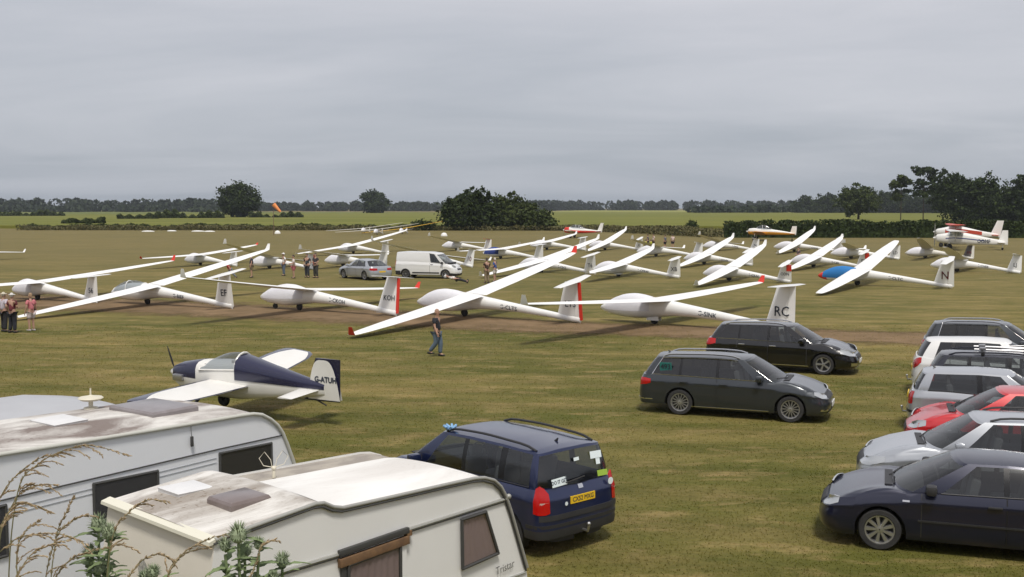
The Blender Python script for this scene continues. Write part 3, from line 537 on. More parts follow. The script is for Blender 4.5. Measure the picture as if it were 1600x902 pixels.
# ------------------------------------------------------------ powered aeroplanes
def aeroplane(name, label, loc, hd_, st, body, wing, span, chord, wz, wx, low, fin, tail, canopy, gear, prop, wing_mat=None, dihed=.08, reg=None, belly=None, stripe=None, fin_mat=None, tipmat=None, pitch=0.0, cowl=None):
    """st: fuselage stations (x, zc, ry, rz) in metres, +x forward"""
    root = empty(name, loc, R(hd_)); root.rotation_euler = (0, pitch, R(hd_)); root.scale = (1.0, 1.0, 1.14); tag(root, label, 'aeroplane')
    f = MB(); f.loft([ell_ring(*q, 16, 2.6) for q in st]); o = f.build('fuselage', body, root, 45)
    if belly:
        f = MB(); f.loft([[Vector((v.x, v.y * 1.006, min(v.z, q[1] + .05) - .004)) for v in ell_ring(q[0], q[1], q[2] + .006, q[3] + .006, 16, 2.6)] for q in st]); f.build('belly', belly, root, 45)
    if stripe:
        f = MB()
        for sg in (1, -1): f.loft([[Vector((q[0], sg * (q[2] + .012), q[1] + stripe[1] + stripe[2] * k)) for k in (-1, 1)] for q in st[2:-1]], 0, False, False)
        f.build('side_stripe', stripe[0], root)
    if cowl:
        f = MB(); f.loft([ell_ring(q[0], q[1], q[2] + .008, q[3] + .008, 16, 2.6) for q in st[:3]]); f.build('cowling', cowl, root, 45)
    for sg, nm in ((1, 'left_wing'), (-1, 'right_wing')):
        w = MB(); rg = []
        for e, c_ in ((0, 1), (.5, .97), (.85, .9), (.95, .78), (1.0, .45)): rg.append(airfoil(wx + chord * c_ * .4, chord * c_, sg * (.1 + e * (span / 2 - .1)), wz + dihed * e * span / 2, .14))
        w.loft(rg, 0, True, True); wo_ = w.build(nm, wing_mat or wing, root, 40)
        if not low:
            w = MB(); w.tube([(wx + .1, sg * .45, wz - 1.1), (wx + .15, sg * span * .28, wz)], .035, 6); w.build('strut', wing, root)
    fx, fh, fc, ftap, frake = fin
    fn = MB(); fn.loft([airfoil(fx + fc * (1 - (1 - ftap) * q) - frake * q, fc * (1 - (1 - ftap) * q), 0, st[-1][1] + fh * q, .08, 7, 'y') for q in (-.12, .4, .8, 1)], 0, True, True); fn.build('fin', fin_mat or body, root, 40)
    ts, tc = tail
    t = MB(); t.loft([airfoil(st[-1][0] + tc * .8 * (1 - .2 * abs(q)) + .1, tc * (1 - .35 * q * q), q * ts / 2, st[-1][1] + .06, .1) for q in (-1, -.9, -.5, 0, .5, .9, 1)], 0, True, True); t.build('tailplane', wing, root, 40)
    if canopy:
        x0, x1, zb_, ht, wd = canopy; rg = []
        for i in range(9):
            u = i / 8; x = x0 + (x1 - x0) * u; k = math.sin(math.pi * min(1, .12 + u * .86)) ** .7
            rg.append([Vector((x, wd * math.cos(a) * (.6 + .4 * k), zb_ + ht * k * math.sin(a))) for a in [math.pi * j / 8 for j in range(9)]])
        c = MB(); c.loft(rg, 0, False, False); c.build('canopy', CANOPY, root, 50)
        c = MB()
        for i in (0, 3, 5, 8): c.tube(rg[i], .022, 5)
        c.build('canopy_frame', body, root)
    for (gx, gy, gz, gr) in gear:
        g_ = MB(); g_.lathe([(.02, -.06), (gr * .7, -.07), (gr * .95, -.05), (gr, 0), (gr * .95, .05), (gr * .7, .07), (.02, .06)], (gx, gy, gr), 'Y', 16); wo_ = g_.build('wheel', BLACK, root)
        g_ = MB(); g_.tube([(gx, gy, gr), (gx, gy * .6, gz)], .045, 6); g_.build('gear_leg', body if gr > .12 else DARKM, root)
    px, pz, pl, pa = prop
    p_ = MB()
    for sg in (1, -1):
        rg = []
        for q, c_ in ((.06, .07), (.3, .13), (.7, .12), (1, .05)):
            a = pa; r_ = sg * q * pl; tw = .6 - .35 * q
            rg.append([Vector((px + dx_ * math.sin(tw) * c_ + dt * .3, r_ * math.cos(a) - dx_ * c_ * math.sin(a), pz + r_ * math.sin(a) + dx_ * c_ * math.cos(a))) for dx_, dt in ((-1, 0), (0, .06), (1, 0), (0, -.06))])
        p_.loft(rg, 0, True, True)
    p_.build('propeller', DARKM if name != 'high_wing_aeroplane' else METAL, root)
    s_ = MB(); s_.lathe([(.14, -.08), (.13, .02), (.09, .14), (.02, .22)], (px, 0, pz), 'X', 14); s_.build('spinner', body, root)
    if reg:
        tx, sz, xx, yy, zz, ink = reg
        for sg in (1, -1): lettering(tx, sz, frame((xx, sg * yy, zz), (-sg, 0, -sg * .03), (0, 0, 1)), ink, root, 'registration', .95, .012)
    return root
WHT = mat('white_aircraft_paint', (.78, .77, .74), .35, coat=.3, noise=(1.5, .3, (.68, .67, .63))); AYEL = mat('amber_yellow_paint', (.55, .24, .015), .4, coat=.3); NAVY = mat('navy_aircraft_paint', (.012, .013, .045), .25, coat=.6)
BLUEL = mat('blue_stripe_paint', (.06, .08, .24), .4)
def chip_st(): return [(2.1, 1.25, .22, .24), (1.95, 1.25, .36, .40), (1.2, 1.25, .42, .46), (.2, 1.22, .44, .46), (-1.2, 1.2, .38, .40), (-3.2, 1.08, .2, .26), (-5.0, .95, .05, .12)]
aeroplane('training_aeroplane', 'white and amber yellow low-wing training aeroplane with round white fin by the hedge', (39.0, 170, 0), 160, chip_st(), WHT, AYEL, 10.4, 1.7, .85, .3, True, (-5.2, 1.05, .95, .72, .1), (3.4, .85), (.75, -1.5, 1.52, .62, .36), [(1.0, 1.3, .85, .3), (1.0, -1.3, .85, .3), (-4.6, 0, .85, .12)], (2.2, 1.25, 1.0, 1.2), belly=AYEL, dihed=.09)
aeroplane('low_wing_aeroplane', 'red-nosed white low-wing aeroplane with red rudder near the thicket', (10.9, 186, 0), 160, [(2.0, 1.15, .25, .25), (1.85, 1.15, .4, .4), (1.1, 1.15, .46, .44), (0, 1.1, .48, .44), (-1.3, 1.05, .38, .36), (-3.0, 1.0, .2, .22), (-4.4, .98, .06, .1)], WHT, WHT, 9.2, 1.5, .8, .2, True, (-4.6, 1.25, .85, .6, .3), (3.2, .8), (.9, -1.5, 1.4, .55, .42), [(.6, 1.2, .8, .25), (.6, -1.2, .8, .25), (1.7, 0, .8, .2)], (2.1, 1.15, .95, 1.9), belly=RED, cowl=RED, fin_mat=WHT)
REDB = mat('red_band_paint', (.5, .06, .03), .4)
aeroplane('high_wing_aeroplane', 'white high-wing tailwheel aeroplane with blue stripe lettered OOMF', (54.9, 134, 0), 166, [(2.6, 1.25, .2, .2), (2.4, 1.22, .42, .42), (1.5, 1.2, .5, .55), (.6, 1.25, .58, .70), (-.8, 1.18, .52, .64), (-3.0, .95, .28, .42), (-5.3, .75, .06, .22)], WHT, WHT, 9.6, 1.6, 1.95, .35, False, (-5.7, 1.35, 1.15, .55, -.02), (3.2, .9), (1.5, -1.1, 1.45, .52, .57), [(1.1, 1.0, .8, .33), (1.1, -1.0, .8, .33), (-5.1, 0, .65, .13)], (2.7, 1.25, 1.0, 1.45), dihed=.02, stripe=(BLUEL, .02, .05), reg=('OOMF', .55, -2.9, .36, .90, INK))
aeroplane('high_wing_aeroplane', 'red and white high-wing aeroplane with square white fin, behind the one lettered OOMF', (58.0, 142, 0), 166, [(2.6, 1.75, .2, .2), (2.4, 1.72, .42, .38), (1.5, 1.75, .5, .5), (.6, 1.85, .55, .62), (-.8, 1.75, .5, .58), (-3.0, 1.5, .28, .36), (-5.0, 1.35, .06, .2)], WHT, REDB, 9.6, 1.6, 2.5, .35, False, (-5.3, 1.7, 1.3, .62, .35), (3.2, .9), (1.3, -.7, 2.0, .42, .5), [(1.1, 1.0, 1.1, .33), (1.1, -1.0, 1.1, .33), (1.9, 0, 1.2, .28)], (2.7, 1.75, 1.0, 1.45), dihed=.02, stripe=(REDB, .10, .2), fin_mat=WHT)
# the little navy and white single-seater in the foreground
root = empty('small_aeroplane', (-7.0, 26.9, 0), R(155)); root.rotation_euler = (R(-5), R(-1), R(155)); root.scale = (1.04, 1.04, 1.04); tag(root, 'small navy and white single-seat aeroplane with bubble canopy lettered G-ATUH', 'aeroplane')
NW = mat('white_fabric_paint', (.74, .73, .70), .45, coat=.2, noise=(2, .4, (.66, .65, .60)))
st = [(1.55, .95, .22, .2), (1.35, .93, .3, .3), (.85, .92, .34, .40), (.2, .93, .36, .44), (-.45, .94, .36, .46), (-1.2, .93, .27, .36), (-2.1, .90, .17, .24), (-2.75, .88, .06, .13)]
f = MB(); f.loft([ell_ring(*q, 16, 3.2) for q in st]); f.build('fuselage', NW, root, 40)
f = MB(); f.loft([[Vector((v.x, v.y * 1.01, max(v.z, q[1] + .06 + .16 * (q[0] < 0) - .05) + .006)) for v in ell_ring(*q, 16, 3.2)] for q in [st[0], st[1], st[2], (.75, .92, .345, .405)]]); f.build('engine_cowling', NAVY, root, 40)
f = MB(); rg = []
for q in st[4:]:
    rg.append([Vector((q[0], math.copysign(abs(math.cos(a)) ** .625, math.cos(a)) * (q[2] * 1.03 + .006), q[1] + q[3] * .14 + (q[3] * .90 + (.13 if q[0] > -.6 else .06 if q[0] > -1.5 else .015)) * abs(math.sin(a)) ** .625)) for a in [math.pi * j / 12 for j in range(13)]])
f.loft(rg, 0, False, False); f.build('turtle_deck', NAVY, root, 50)
c = MB(); rg = []
for i in range(10):
    u = i / 9; x = .62 - 1.07 * u; k = (math.sin(math.pi * (.06 + .54 * u)) ** .8)
    rg.append([Vector((x, .34 * math.cos(a), 1.16 + (.08 * u) + .36 * k * math.sin(a))) for a in [math.pi * j / 8 for j in range(9)]])
c.loft(rg, 0, False, False); c.build('canopy', CANOPY, root, 50)
c = MB(); c.tube(rg[0], .02, 6); c.tube(rg[-1], .025, 6); c.tube([r_[0] for r_ in rg], .022, 6); c.tube([r_[-1] for r_ in rg], .022, 6); c.build('canopy_frame', NW, root)
c = MB(); c.box((-.25, 0, 1.2), (.1, .42, .5), 0, Matrix.Rotation(-.25, 3, 'Y'), .04); c.box((.1, 0, 1.08), (.5, .42, .08), 0, None, .03); c.build('seat', mat('pale_seat', (.55, .53, .5), .8), root)
c = MB(); c.box((.5, 0, 1.2), (.06, .5, .2), 0, None, .02); c.build('instrument_panel', DARKM, root)
for sg, nm in ((1, 'left_wing'), (-1, 'right_wing')):
    w = MB(); rg = []
    for e, c_, sh in ((0, 1.42, 0), (.4, 1.40, 0), (.75, 1.32, .0), (.9, 1.15, -.03), (.97, .9, -.08), (1.0, .55, -.16)): rg.append(airfoil(.62 + sh, c_, sg * (.3 + e * 2.55), .86 + .16 * e, .12, 8))
    w.loft(rg, 0, True, True); wo_ = w.build(nm, NAVY, root, 45)
    p = MB(); pt = []
    # white panel on the upper skin inside a navy border
    for e0 in np.linspace(.0, .93, 14):
        c_ = np.interp(e0, [0, .4, .75, .9, .97], [1.42, 1.40, 1.32, 1.15, .9]); sh = np.interp(e0, [0, .75, .9, .97], [0, 0, -.03, -.08]); y = sg * (.3 + e0 * 2.55); z = .86 + .16 * e0; row = []
        inset = .22 + .5 * max(0, (e0 - .55) / .38) ** 3 * .5
        for u in np.linspace(inset, .97 - max(0, e0 - .7) * .35, 7):
            t_ = .12; row.append(Vector((.62 + sh - c_ * u, y, z + 5 * t_ * (.2969 * math.sqrt(u) - .126 * u - .3516 * u * u + .2843 * u ** 3 - .1015 * u ** 4) * c_ + .006)))
        pt.append(row)
    p.loft(pt, 0, False, False); p.build('white_wing_panel', NW, wo_, 45)
fn = MB(); rg = []
for q in (0, .5, 1): ch = .98 - .30 * q; te = -3.19 + .0 * q; rg.append(airfoil(te + ch + .06 * (1 - q), ch, 0, .62 + 1.0 * q, .07, 7, 'y'))
fn.loft(rg, 0, True, True); fo = fn.build('rudder', NAVY, root, 40)
for sg in (1, -1):
    p = MB(); pts_ = [Vector((-2.29 - .87 * a, sg * .045, .66 + .93 * (1 - abs(2 * a - 1) ** 3.6))) for a in [k / 18 for k in range(19)]]
    p.add(pts_, [tuple(range(len(pts_)))]); p.build('white_rudder_panel', NW, fo, None)
    lettering('G-ATUH', .185, frame((-2.79, sg * .052, 1.13), (-sg, 0, 0), (0, 0, 1)), INK, fo, 'registration', .86, .008)
t = MB(); t.loft([airfoil(-2.1, .52 * (1 - .25 * abs(q)), q * .95, .88, .1) for q in (-1, -.9, -.5, 0, .5, .9, 1)], 0, True, True); t.build('tailplane', NW, root, 40)
for sg in (1, -1):
    g_ = MB(); g_.lathe([(.02, -.05), (.14, -.06), (.18, 0), (.14, .06), (.02, .05)], (.75, sg * .62, .18), 'Y', 16); g_.build('wheel', BLACK, root)
    g_ = MB(); g_.tube([(.75, sg * .62, .18), (.6, sg * .2, .66)], .04, 6); g_.build('gear_leg', DARKM, root)
g_ = MB(); g_.lathe([(.02, -.03), (.1, -.03), (.11, 0), (.1, .03), (.02, .03)], (1.35, 0, .11), 'Y', 14); g_.tube([(1.35, 0, .11), (1.25, 0, .75)], .03, 6); g_.build('nose_wheel', BLACK, root)
g_ = MB(); g_.tube([(-2.2, 0, .75), (-2.75, 0, .52)], .018, 6); g_.build('tail_skid', DARKM, root)
for sg in (1, -1): g_ = MB(); g_.box((1.28, sg * .3, .92), (.3, .18, .16), 0, None, .03); g_.build('engine_cylinder', METAL, root)
p_ = MB()
for sg in (1, -1): p_.loft([[Vector((1.66 + dx_ * .04, sg * q * .72 * math.cos(1.25) + dx_ * c_ * -.95, .95 + sg * q * .72 * math.sin(1.25) + dx_ * c_ * .3)) for dx_, in ((-1,), (1,))] + [Vector((1.64, sg * q * .72 * math.cos(1.25), .95 + sg * q * .72 * math.sin(1.25)))] for q, c_ in ((.08, .04), (.4, .07), (.8, .06), (1, .03))], 0, True, True)
p_.build('propeller', BLACK, root)
s_ = MB(); s_.lathe([(.12, -.1), (.12, .02), (.07, .14), (.01, .2)], (1.62, 0, .95), 'X', 14); s_.build('spinner', NW, root)
# windsock
w = empty('windsock', (-44.2, 202, 0)); tag(w, 'faded orange windsock on a thin pole at the field edge', 'windsock')
b_ = MB(); b_.tube([(0, 0, 0), (0, 0, 5.9)], [.06, .04], 8); b_.build('pole', mat('rusty_pole', (.16, .10, .07), .8), w)
b_ = MB(); b_.lathe([(.42, 0), (.36, .5), (.27, 1.2), (.2, 1.9)], (0, 0, 0), 'X', 14); o = b_.build('sock', mat('orange_cloth', (.85, .30, .10), .8), w); o.location = (.05, 0, 5.75); o.rotation_euler = (0, R(48), 0)
# white marker boards lying at the far field edge
MK = mat('white_marker', (.78, .78, .76), .7)
for px, y, l, lab in [(232, 232, 1.9, 'white ground marker, leftmost of the far row'), (269, 236, 1.4, 'white ground marker, second from the left in the far row'), (310, 233, 2.0, 'white ground marker with two humps left of the windsock'), (328, 231, 1.6, 'white ground marker, last of the far row'), (434, 214, .8, 'white domed marker right of the windsock pole'), (694, 196, .8, 'small white domed marker in front of the thicket')]:
    b_ = MB(); b_.ball((0, 0, .05), (l * .75, .5, .2 if l > 1 else .6)); o = b_.build('ground_marker', MK); o.location = ((px - 800) / 1700 * y, y, 0); tag(o, lab, 'marker', 'white ground markers')
# ------------------------------------------------------------ cars
GLASS = glass('car_glass', (.50, .53, .53)); GLASSD = glass('privacy_glass', (.14, .145, .15)); INT = mat('car_interior', (.035, .035, .037), .85); INTL = mat('grey_seat_cloth', (.14, .14, .145), .9)
PLAST = mat('black_plastic', (.022, .022, .024), .55, noise=(6, .4, (.04, .04, .042))); RUBBER = mat('tyre_rubber', (.022, .022, .023), .85, noise=(8, .5, (.05, .048, .044)))
ALLOY = mat('alloy_rim', (.50, .50, .51), .32, metal=.85); ALLOYD = mat('dark_alloy', (.16, .16, .17), .4, metal=.7); CHROME = mat('chrome', (.72, .72, .73), .15, metal=1.0)
TAIL = mat('red_lamp', (.42, .004, .004), .2, coat=.3); TAILC = mat('clear_lamp', (.55, .45, .42), .15, coat=1.0); HEAD = mat('headlamp', (.46, .48, .50), .12, metal=.4, coat=1.0); AMB = mat('amber_lamp', (.6, .22, .02), .2, coat=1.0)
PLATEY = mat('yellow_plate', (.75, .48, .02), .4); PLATEW = mat('white_plate', (.75, .75, .73), .4)
PILL = mat('gloss_black_pillar', (.006, .006, .007), .25)
def paint(name, c, metal=.35, rough=.28): return mat(name, c, rough, metal=metal, coat=.9, noise=(1.2, .25, tuple(min(1, v * 1.15 + .003) for v in c)))
_wheel = {}
def wheel_meshes(r, w, spokes, dark, style):
    k = (r, w, spokes, dark, style)
    if k in _wheel: return _wheel[k]
    rr = r * .70
    t = MB(); t.lathe([(rr * .98, -w / 2 * .86), (rr * 1.04, -w / 2), (r * .93, -w / 2), (r * .99, -w / 2 * .75), (r, 0), (r * .99, w / 2 * .75), (r * .93, w / 2), (rr * 1.04, w / 2), (rr * .98, w / 2 * .86)], (0, 0, 0), 'Y', 28)
    tm = t.mesh('tyre', RUBBER, 30)
    m = MB(); m.lathe([(rr * .99, -w / 2 * .9), (rr * .99, w / 2 * .93), (rr * .91, w / 2 * .9), (rr * .86, w / 2 * .2)], (0, 0, 0), 'Y', 28, 0)
    m.lathe([(rr * .9, w / 2 * .15), (.02, w / 2 * .12)], (0, 0, 0), 'Y', 20, 1)
    m.lathe([(rr * .22, w / 2 * .3), (rr * .2, w / 2 * .86), (.01, w / 2 * .9)], (0, 0, 0), 'Y', 14, 0)
    for i in range(spokes):
        a = 2 * math.pi * i / spokes; M = Matrix.Rotation(-a, 3, 'Y'); w0, w1 = ((rr * .10, rr * .17) if style == 'wide' else (rr * .05, rr * .055))
        vs = [Vector((x, y, z)) for x, ww in ((rr * .12, w0), (rr * .93, w1)) for y, z in ((w / 2 * .45, -ww), (w / 2 * .80, -ww * .7), (w / 2 * .80, ww * .7), (w / 2 * .45, ww))]
        m.add([M @ v for v in vs], [(0, 1, 5, 4), (1, 2, 6, 5), (2, 3, 7, 6), (4, 5, 6, 7)], 0)
    rm = m.mesh('rim', [ALLOYD if dark else ALLOY, PLAST], 40)
    _wheel[k] = (tm, rm); return tm, rm
def lerp_keys(keys, x):
    keys = sorted(keys); xs = [k[0] for k in keys]; ys = [k[1] for k in keys]; return float(np.interp(x, xs, ys))
def smooth_keys(keys, x):
    keys = sorted(keys)
    if x <= keys[0][0]: return keys[0][1]
    for a, b in zip(keys, keys[1:]):
        if a[0] <= x <= b[0]:
            t = (x - a[0]) / (b[0] - a[0]); t = t * t * (3 - 2 * t) * .5 + t * .5; return a[1] + (b[1] - a[1]) * t
    return keys[-1][1]
def car(name, label, loc, hd_, p, cat='car', group='cars parked on the grass'):
    """p: dict of dimensions in metres, x forward, origin on the ground at mid length"""
    root = empty(name, (loc[0], loc[1], 0), R(hd_)); tag(root, label, cat, group)
    L, W, H = p['L'], p['W'], p['H']; xf, xr = L / 2, -L / 2; hw = W / 2; r = p.get('r', .32); ra = r + .055
    axf = xf - p['fo']; axr = axf - p['wb']; cdF, cdR = p.get('cdF', .62), p.get('cdR', .42); nF, nR = p.get('nF', 3.5), p.get('nR', 3.6)
    belt = p['belt']                                            # (x, z) shoulder line seen from the side
    xA, xD = p['xA'], p['xD']                                   # windscreen base corner, rear window base corner
    xc0, xh0, xh1 = p['cowl'], p['head0'], p['head1']           # centre of windscreen base, centre / corner of roof front edge
    xq0, xe0, xe1 = p['rear0'], p['tail0'], p['tail1']          # centre of rear window base, centre / corner of roof rear edge
    paintm, trim = p['paint'], p.get('trim', p['paint']); sill = p.get('sill', .2)
    # plan path of the flank
    xs_side = []
    arch = lambda ax: [ax + ra * math.cos(math.pi * k / 10) for k in range(11)]
    fr = [(xf - cdF + cdF * math.cos(t) ** (2 / nF), hw * math.sin(t) ** (2 / nF)) for t in [R(90) * k / 8 for k in range(8)]]
    re = [(xr + cdR - cdR * math.cos(t) ** (2 / nR), hw * math.sin(t) ** (2 / nR)) for t in [R(90) * k / 8 for k in range(7, -1, -1)]]
    wins = p['wins']                                            # side windows: (x_front, x_back) at the base
    cuts = p['doors']                                           # door edges in x
    xs = set([xf - cdF, xr + cdR, xA, xD] + [c_ for c_ in cuts]); aw = []
    for a in (axf, axr):
        aw += arch(a) + [a + ra + .004, a - ra - .004]
    xs |= set(aw)
    for a, b in wins: xs |= {a, b}
    lo, hi = xr + cdR, xf - cdF
    fr = [q for q in fr if q[0] > hi + .001]; re = [q for q in re if q[0] < lo - .001]
    # arch points may run into the rounded corners: keep the width of the corner curve there
    def plan_y(x):
        if x > xf - cdF: u = max(0, (x - (xf - cdF)) / cdF); return hw * (1 - min(1, u) ** nF) ** (1 / nF)
        if x < xr + cdR: u = max(0, ((xr + cdR) - x) / cdR); return hw * (1 - min(1, u) ** nR) ** (1 / nR)
        return hw
    allp = [(x, plan_y(x)) for x in xs] + fr + re
    allp = sorted(allp, key=lambda q: (-q[0], q[1] if q[0] > 0 else -q[1]))
    path = [allp[0]]
    for q in allp[1:]:
        if math.hypot(q[0] - path[-1][0], q[1] - path[-1][1]) > .0035: path.append(q)
    path[0] = (xf, 0.0); path[-1] = (xr, 0.0); n = len(path)
    nrm = []
    for i in range(n):
        a = path[max(0, i - 1)]; b = path[min(n - 1, i + 1)]; tx, ty = b[0] - a[0], b[1] - a[1]; l = math.hypot(tx, ty) or 1; nx_, ny_ = -ty / l, tx / l
        if i == 0: nx_, ny_ = 1, 0
        if i == n - 1: nx_, ny_ = -1, 0
        if nx_ * (path[i][0]) + ny_ * path[i][1] < 0 and abs(path[i][0]) > L * .3: nx_, ny_ = -nx_, -ny_
        if ny_ < 0: ny_ = -ny_; nx_ = -nx_
        nrm.append((nx_, ny_))
    S = [0]
    for i in range(1, n): S.append(S[-1] + math.hypot(path[i][0] - path[i - 1][0], path[i][1] - path[i - 1][1]))
    zbelt = [smooth_keys(belt, q[0]) for q in path]
    def zbot(x):
        z = sill
        if x > axf + ra: z = p.get('chinF', .2) 
        if x < axr - ra: z = p.get('chinR', .26)
        for a in (axf, axr):
            if abs(x - a) <= ra + .002: z = max(z, r + math.sqrt(max(0, ra * ra - (x - a) ** 2)))
        return z
    fs, rs = p.get('slF', .10), p.get('slR', .06)
    def inset(x, z, zb_):
        t = max(0, min(1, (z - .2) / max(.1, zb_ - .2)))
        side = .055 * max(0, (.28 - t) / .28) ** 1.5 + .045 * max(0, (t - .80) / .20) ** 1.6 + .010 * max(0, (t - .45) / .35) - .010 * math.exp(-((t - .80) / .05) ** 2) + .012 * math.exp(-((t - .30) / .10) ** 2)
        f_ = max(0, (x - (xf - cdF * .9)) / (cdF * .9)); b_ = max(0, ((xr + cdR * .9) - x) / (cdR * .9))
        return side + f_ * fs * max(0, (t - .45) / .55) ** 1.6 + b_ * rs * max(0, (t - .3) / .7) ** 1.3 + f_ * .05 * max(0, .2 - t) * 3
    def P(i, z, off=0.0):
        x, y = path[i]; d = inset(x, z, zbelt[i]) - off; return Vector((x - nrm[i][0] * d, max(0, y - nrm[i][1] * d) if i not in (0, n - 1) else 0, z))
    def Ps(s, z, off=.006):
        """point on the flank at arc length s from the nose centre"""
        i = min(n - 2, max(0, int(np.searchsorted(S, s)) - 1)); t = (s - S[i]) / max(1e-6, S[i + 1] - S[i]); return P(i, z, off).lerp(P(i + 1, z, off), max(0, min(1, t)))
    def s_of_x(x):
        for i in range(n - 1):
            if path[i][0] >= x >= path[i + 1][0] and path[i][1] > .3: return S[i] + (path[i][0] - x)
        return S[-1]
    V = (0, .08, .18, .30, .42, .55, .68, .75, .80, .85, .92, 1.0)
    rows = [[P(i, zbot(path[i][0]) + (zbelt[i] - zbot(path[i][0])) * v) for v in V] for i in range(n)]
    # parts of the flank
    def mirror_add(mb, quads_, mi=0):
        for q in quads_:
            mb.add(q, [tuple(range(len(q)))], mi); mb.add([Vector((v.x, -v.y, v.z)) for v in q], [tuple(reversed(range(len(q))))], mi)
    body = MB(); bump = MB(); pil = {1: MB(), -1: MB()}; doorq = {}
    ed = sorted(cuts, reverse=True)
    for i in range(n - 1):
        xm = (path[i][0] + path[i + 1][0]) / 2; di = None
        if abs(path[i][1]) > hw * .9:
            for k in range(len(ed) - 1):
                if ed[k] > xm > ed[k + 1]: di = k
        for j in range(len(V) - 1):
            q = [rows[i][j], rows[i + 1][j], rows[i + 1][j + 1], rows[i][j + 1]]
            if di is not None and j >= 1: doorq.setdefault(di, []).append(q)
            elif p.get('plastic') and V[j + 1] <= p['plastic'] and (xm > axf + ra or xm < axr - ra): mirror_add(bump, [q])
            else: mirror_add(body, [q])
    def weld(mb, name_, m_, par=root, smooth=32):
        me = mb.mesh(name_, m_, None); bm = bmesh.new(); bm.from_mesh(me); bmesh.ops.remove_doubles(bm, verts=bm.verts, dist=.0008); bmesh.ops.recalc_face_normals(bm, faces=bm.faces); bm.to_mesh(me); bm.free()
        me.polygons.foreach_set('use_smooth', [True] * len(me.polygons)); me.set_sharp_from_angle(angle=R(smooth)); return link(name_, me, par)
    # deck: bonnet, scuttle and shoulders up to the foot of the glass
    iA = min(range(n), key=lambda i: abs(path[i][0] - xA) + (0 if path[i][1] > hw * .8 else 9)); iD = min(range(n), key=lambda i: abs(path[i][0] - xD) + (0 if path[i][1] > hw * .3 else 9))
    yA, gz = hw - p.get('gin', .10), p.get('gz', .0)
    base = []; roof = []
    wr = p['roofw'] / 2; zr = lambda x: smooth_keys(p['roof'], x)
    for i in range(n):
        if i <= iA:
            t = S[i] / S[iA]; a = t * R(90)
            bx = xA + (xc0 - xA) * math.cos(a) ** .9; by = yA * math.sin(a) if i else 0; rx = xh1 + (xh0 - xh1) * math.cos(a); ry = wr * math.sin(a) ** .9 if i else 0
            bz = smooth_keys(belt, xA) + gz + .035 * math.cos(a)
        elif i >= iD:
            t = (S[-1] - S[i]) / (S[-1] - S[iD]); a = t * R(90)
            bx = xD + (xq0 - xD) * math.cos(a) ** .8; by = (plan_y(xD) - p.get('ginR', .10)) * math.sin(a) ** .8 if i < n - 1 else 0; rx = xe1 + (xe0 - xe1) * math.cos(a); ry = wr * p.get('roofr', .94) * math.sin(a) ** .8 if i < n - 1 else 0
            bz = smooth_keys(belt, xD) + gz + p.get('rearz', 0) * math.cos(a)
        else:
            x = path[i][0]; bx = x; u = (xA - x) / (xA - xD); by = plan_y(x) - p.get('gin', .10) + (p.get('gin', .10) - p.get('ginR', .10)) * max(0, (u - .6) / .4); bz = zbelt[i] + gz
            sf = (xA - xh1) * max(0, 1 - (xA - x) / p.get('decF', 1.25)); sb = (xe1 - xD) * max(0, 1 - (x - xD) / p.get('decR', .9)); rx = x - sf + sb; ry = wr * (1 - (1 - p.get('roofr', .94)) * max(0, (u - .5) / .5))
        base.append(Vector((bx, by, bz))); roof.append(Vector((rx, ry, zr(rx) - .055 * (ry / wr) ** 2.5)))
    deckrows = []
    bon = MB()
    for i in range(n):
        top = rows[i][-1]; b = base[i]; row = []
        for t in (0, .12, .3, .55, .8, 1):
            v = top.lerp(b, t); crown = p.get('crown', .05) * math.sin(math.pi * min(1, t)) if (i <= iA) else (p.get('crownR', .0) * math.sin(math.pi * t) if i >= iD else 0)
            w_ = min(1, (b - top).length / .5); v = v + Vector((0, 0, crown * w_)); row.append(v)
        deckrows.append(row)
    for i in range(n - 1):
        for j in range(5):
            q = [deckrows[i][j], deckrows[i + 1][j], deckrows[i + 1][j + 1], deckrows[i][j + 1]]
            (mirror_add(bon, [q]) if (i < iA and j >= 0 and path[i][0] > xA + .12) else mirror_add(body, [q]))
    # greenhouse band with real window openings
    GV = (0, .05, .35, .65, .93, 1.0); bul = (0, .008, .025, .022, .005, 0)
    grow = []
    for i in range(n):
        a, b = base[i], roof[i]; o = Vector((nrm[i][0], nrm[i][1], 0)); grow.append([a.lerp(b, v) + o * k * p.get('bulge', 1) for v, k in zip(GV, bul)])
    panes = {}
    wA = .055
    for i in range(n - 1):
        xm = (path[i][0] + path[i + 1][0]) / 2
        for j in range(5):
            q = [grow[i][j], grow[i + 1][j], grow[i + 1][j + 1], grow[i][j + 1]]; key = None
            if 1 <= j <= 3:
                if i + 1 <= iA and S[i + 1] <= S[iA] - wA: key = 'windscreen'
                elif i >= iD and S[i] >= S[iD] + p.get('dpil', .09): key = 'rear_window' if p.get('rearglass', True) else None
                elif iA < i + 1 and i < iD:
                    for k, (a, b) in enumerate(wins):
                        if a > xm > b: key = 'w%d' % k
            if key: panes.setdefault(key, []).append(q)
            elif p.get('blackpil', True) and iA <= i < iD and 1 <= j <= 3 and wins[0][0] > xm > wins[-1][1]:
                for sg in (1, -1): pil[sg].add([Vector((v.x, v.y * sg, v.z)) for v in q], [(0, 1, 2, 3)])
            else: mirror_add(body, [q])
    # roof
    rf = MB(); rr_ = []
    for i in range(n):
        b = roof[i]; rr_.append([Vector((b.x, b.y * t, zr(b.x) - .055 * (b.y * t / wr) ** 2.5 + (.0 if i else 0))) for t in (1, .85, .6, .3, 0)])
    for i in range(n - 1):
        for j in range(4): mirror_add(rf, [[rr_[i][j], rr_[i + 1][j], rr_[i + 1][j + 1], rr_[i][j + 1]]])
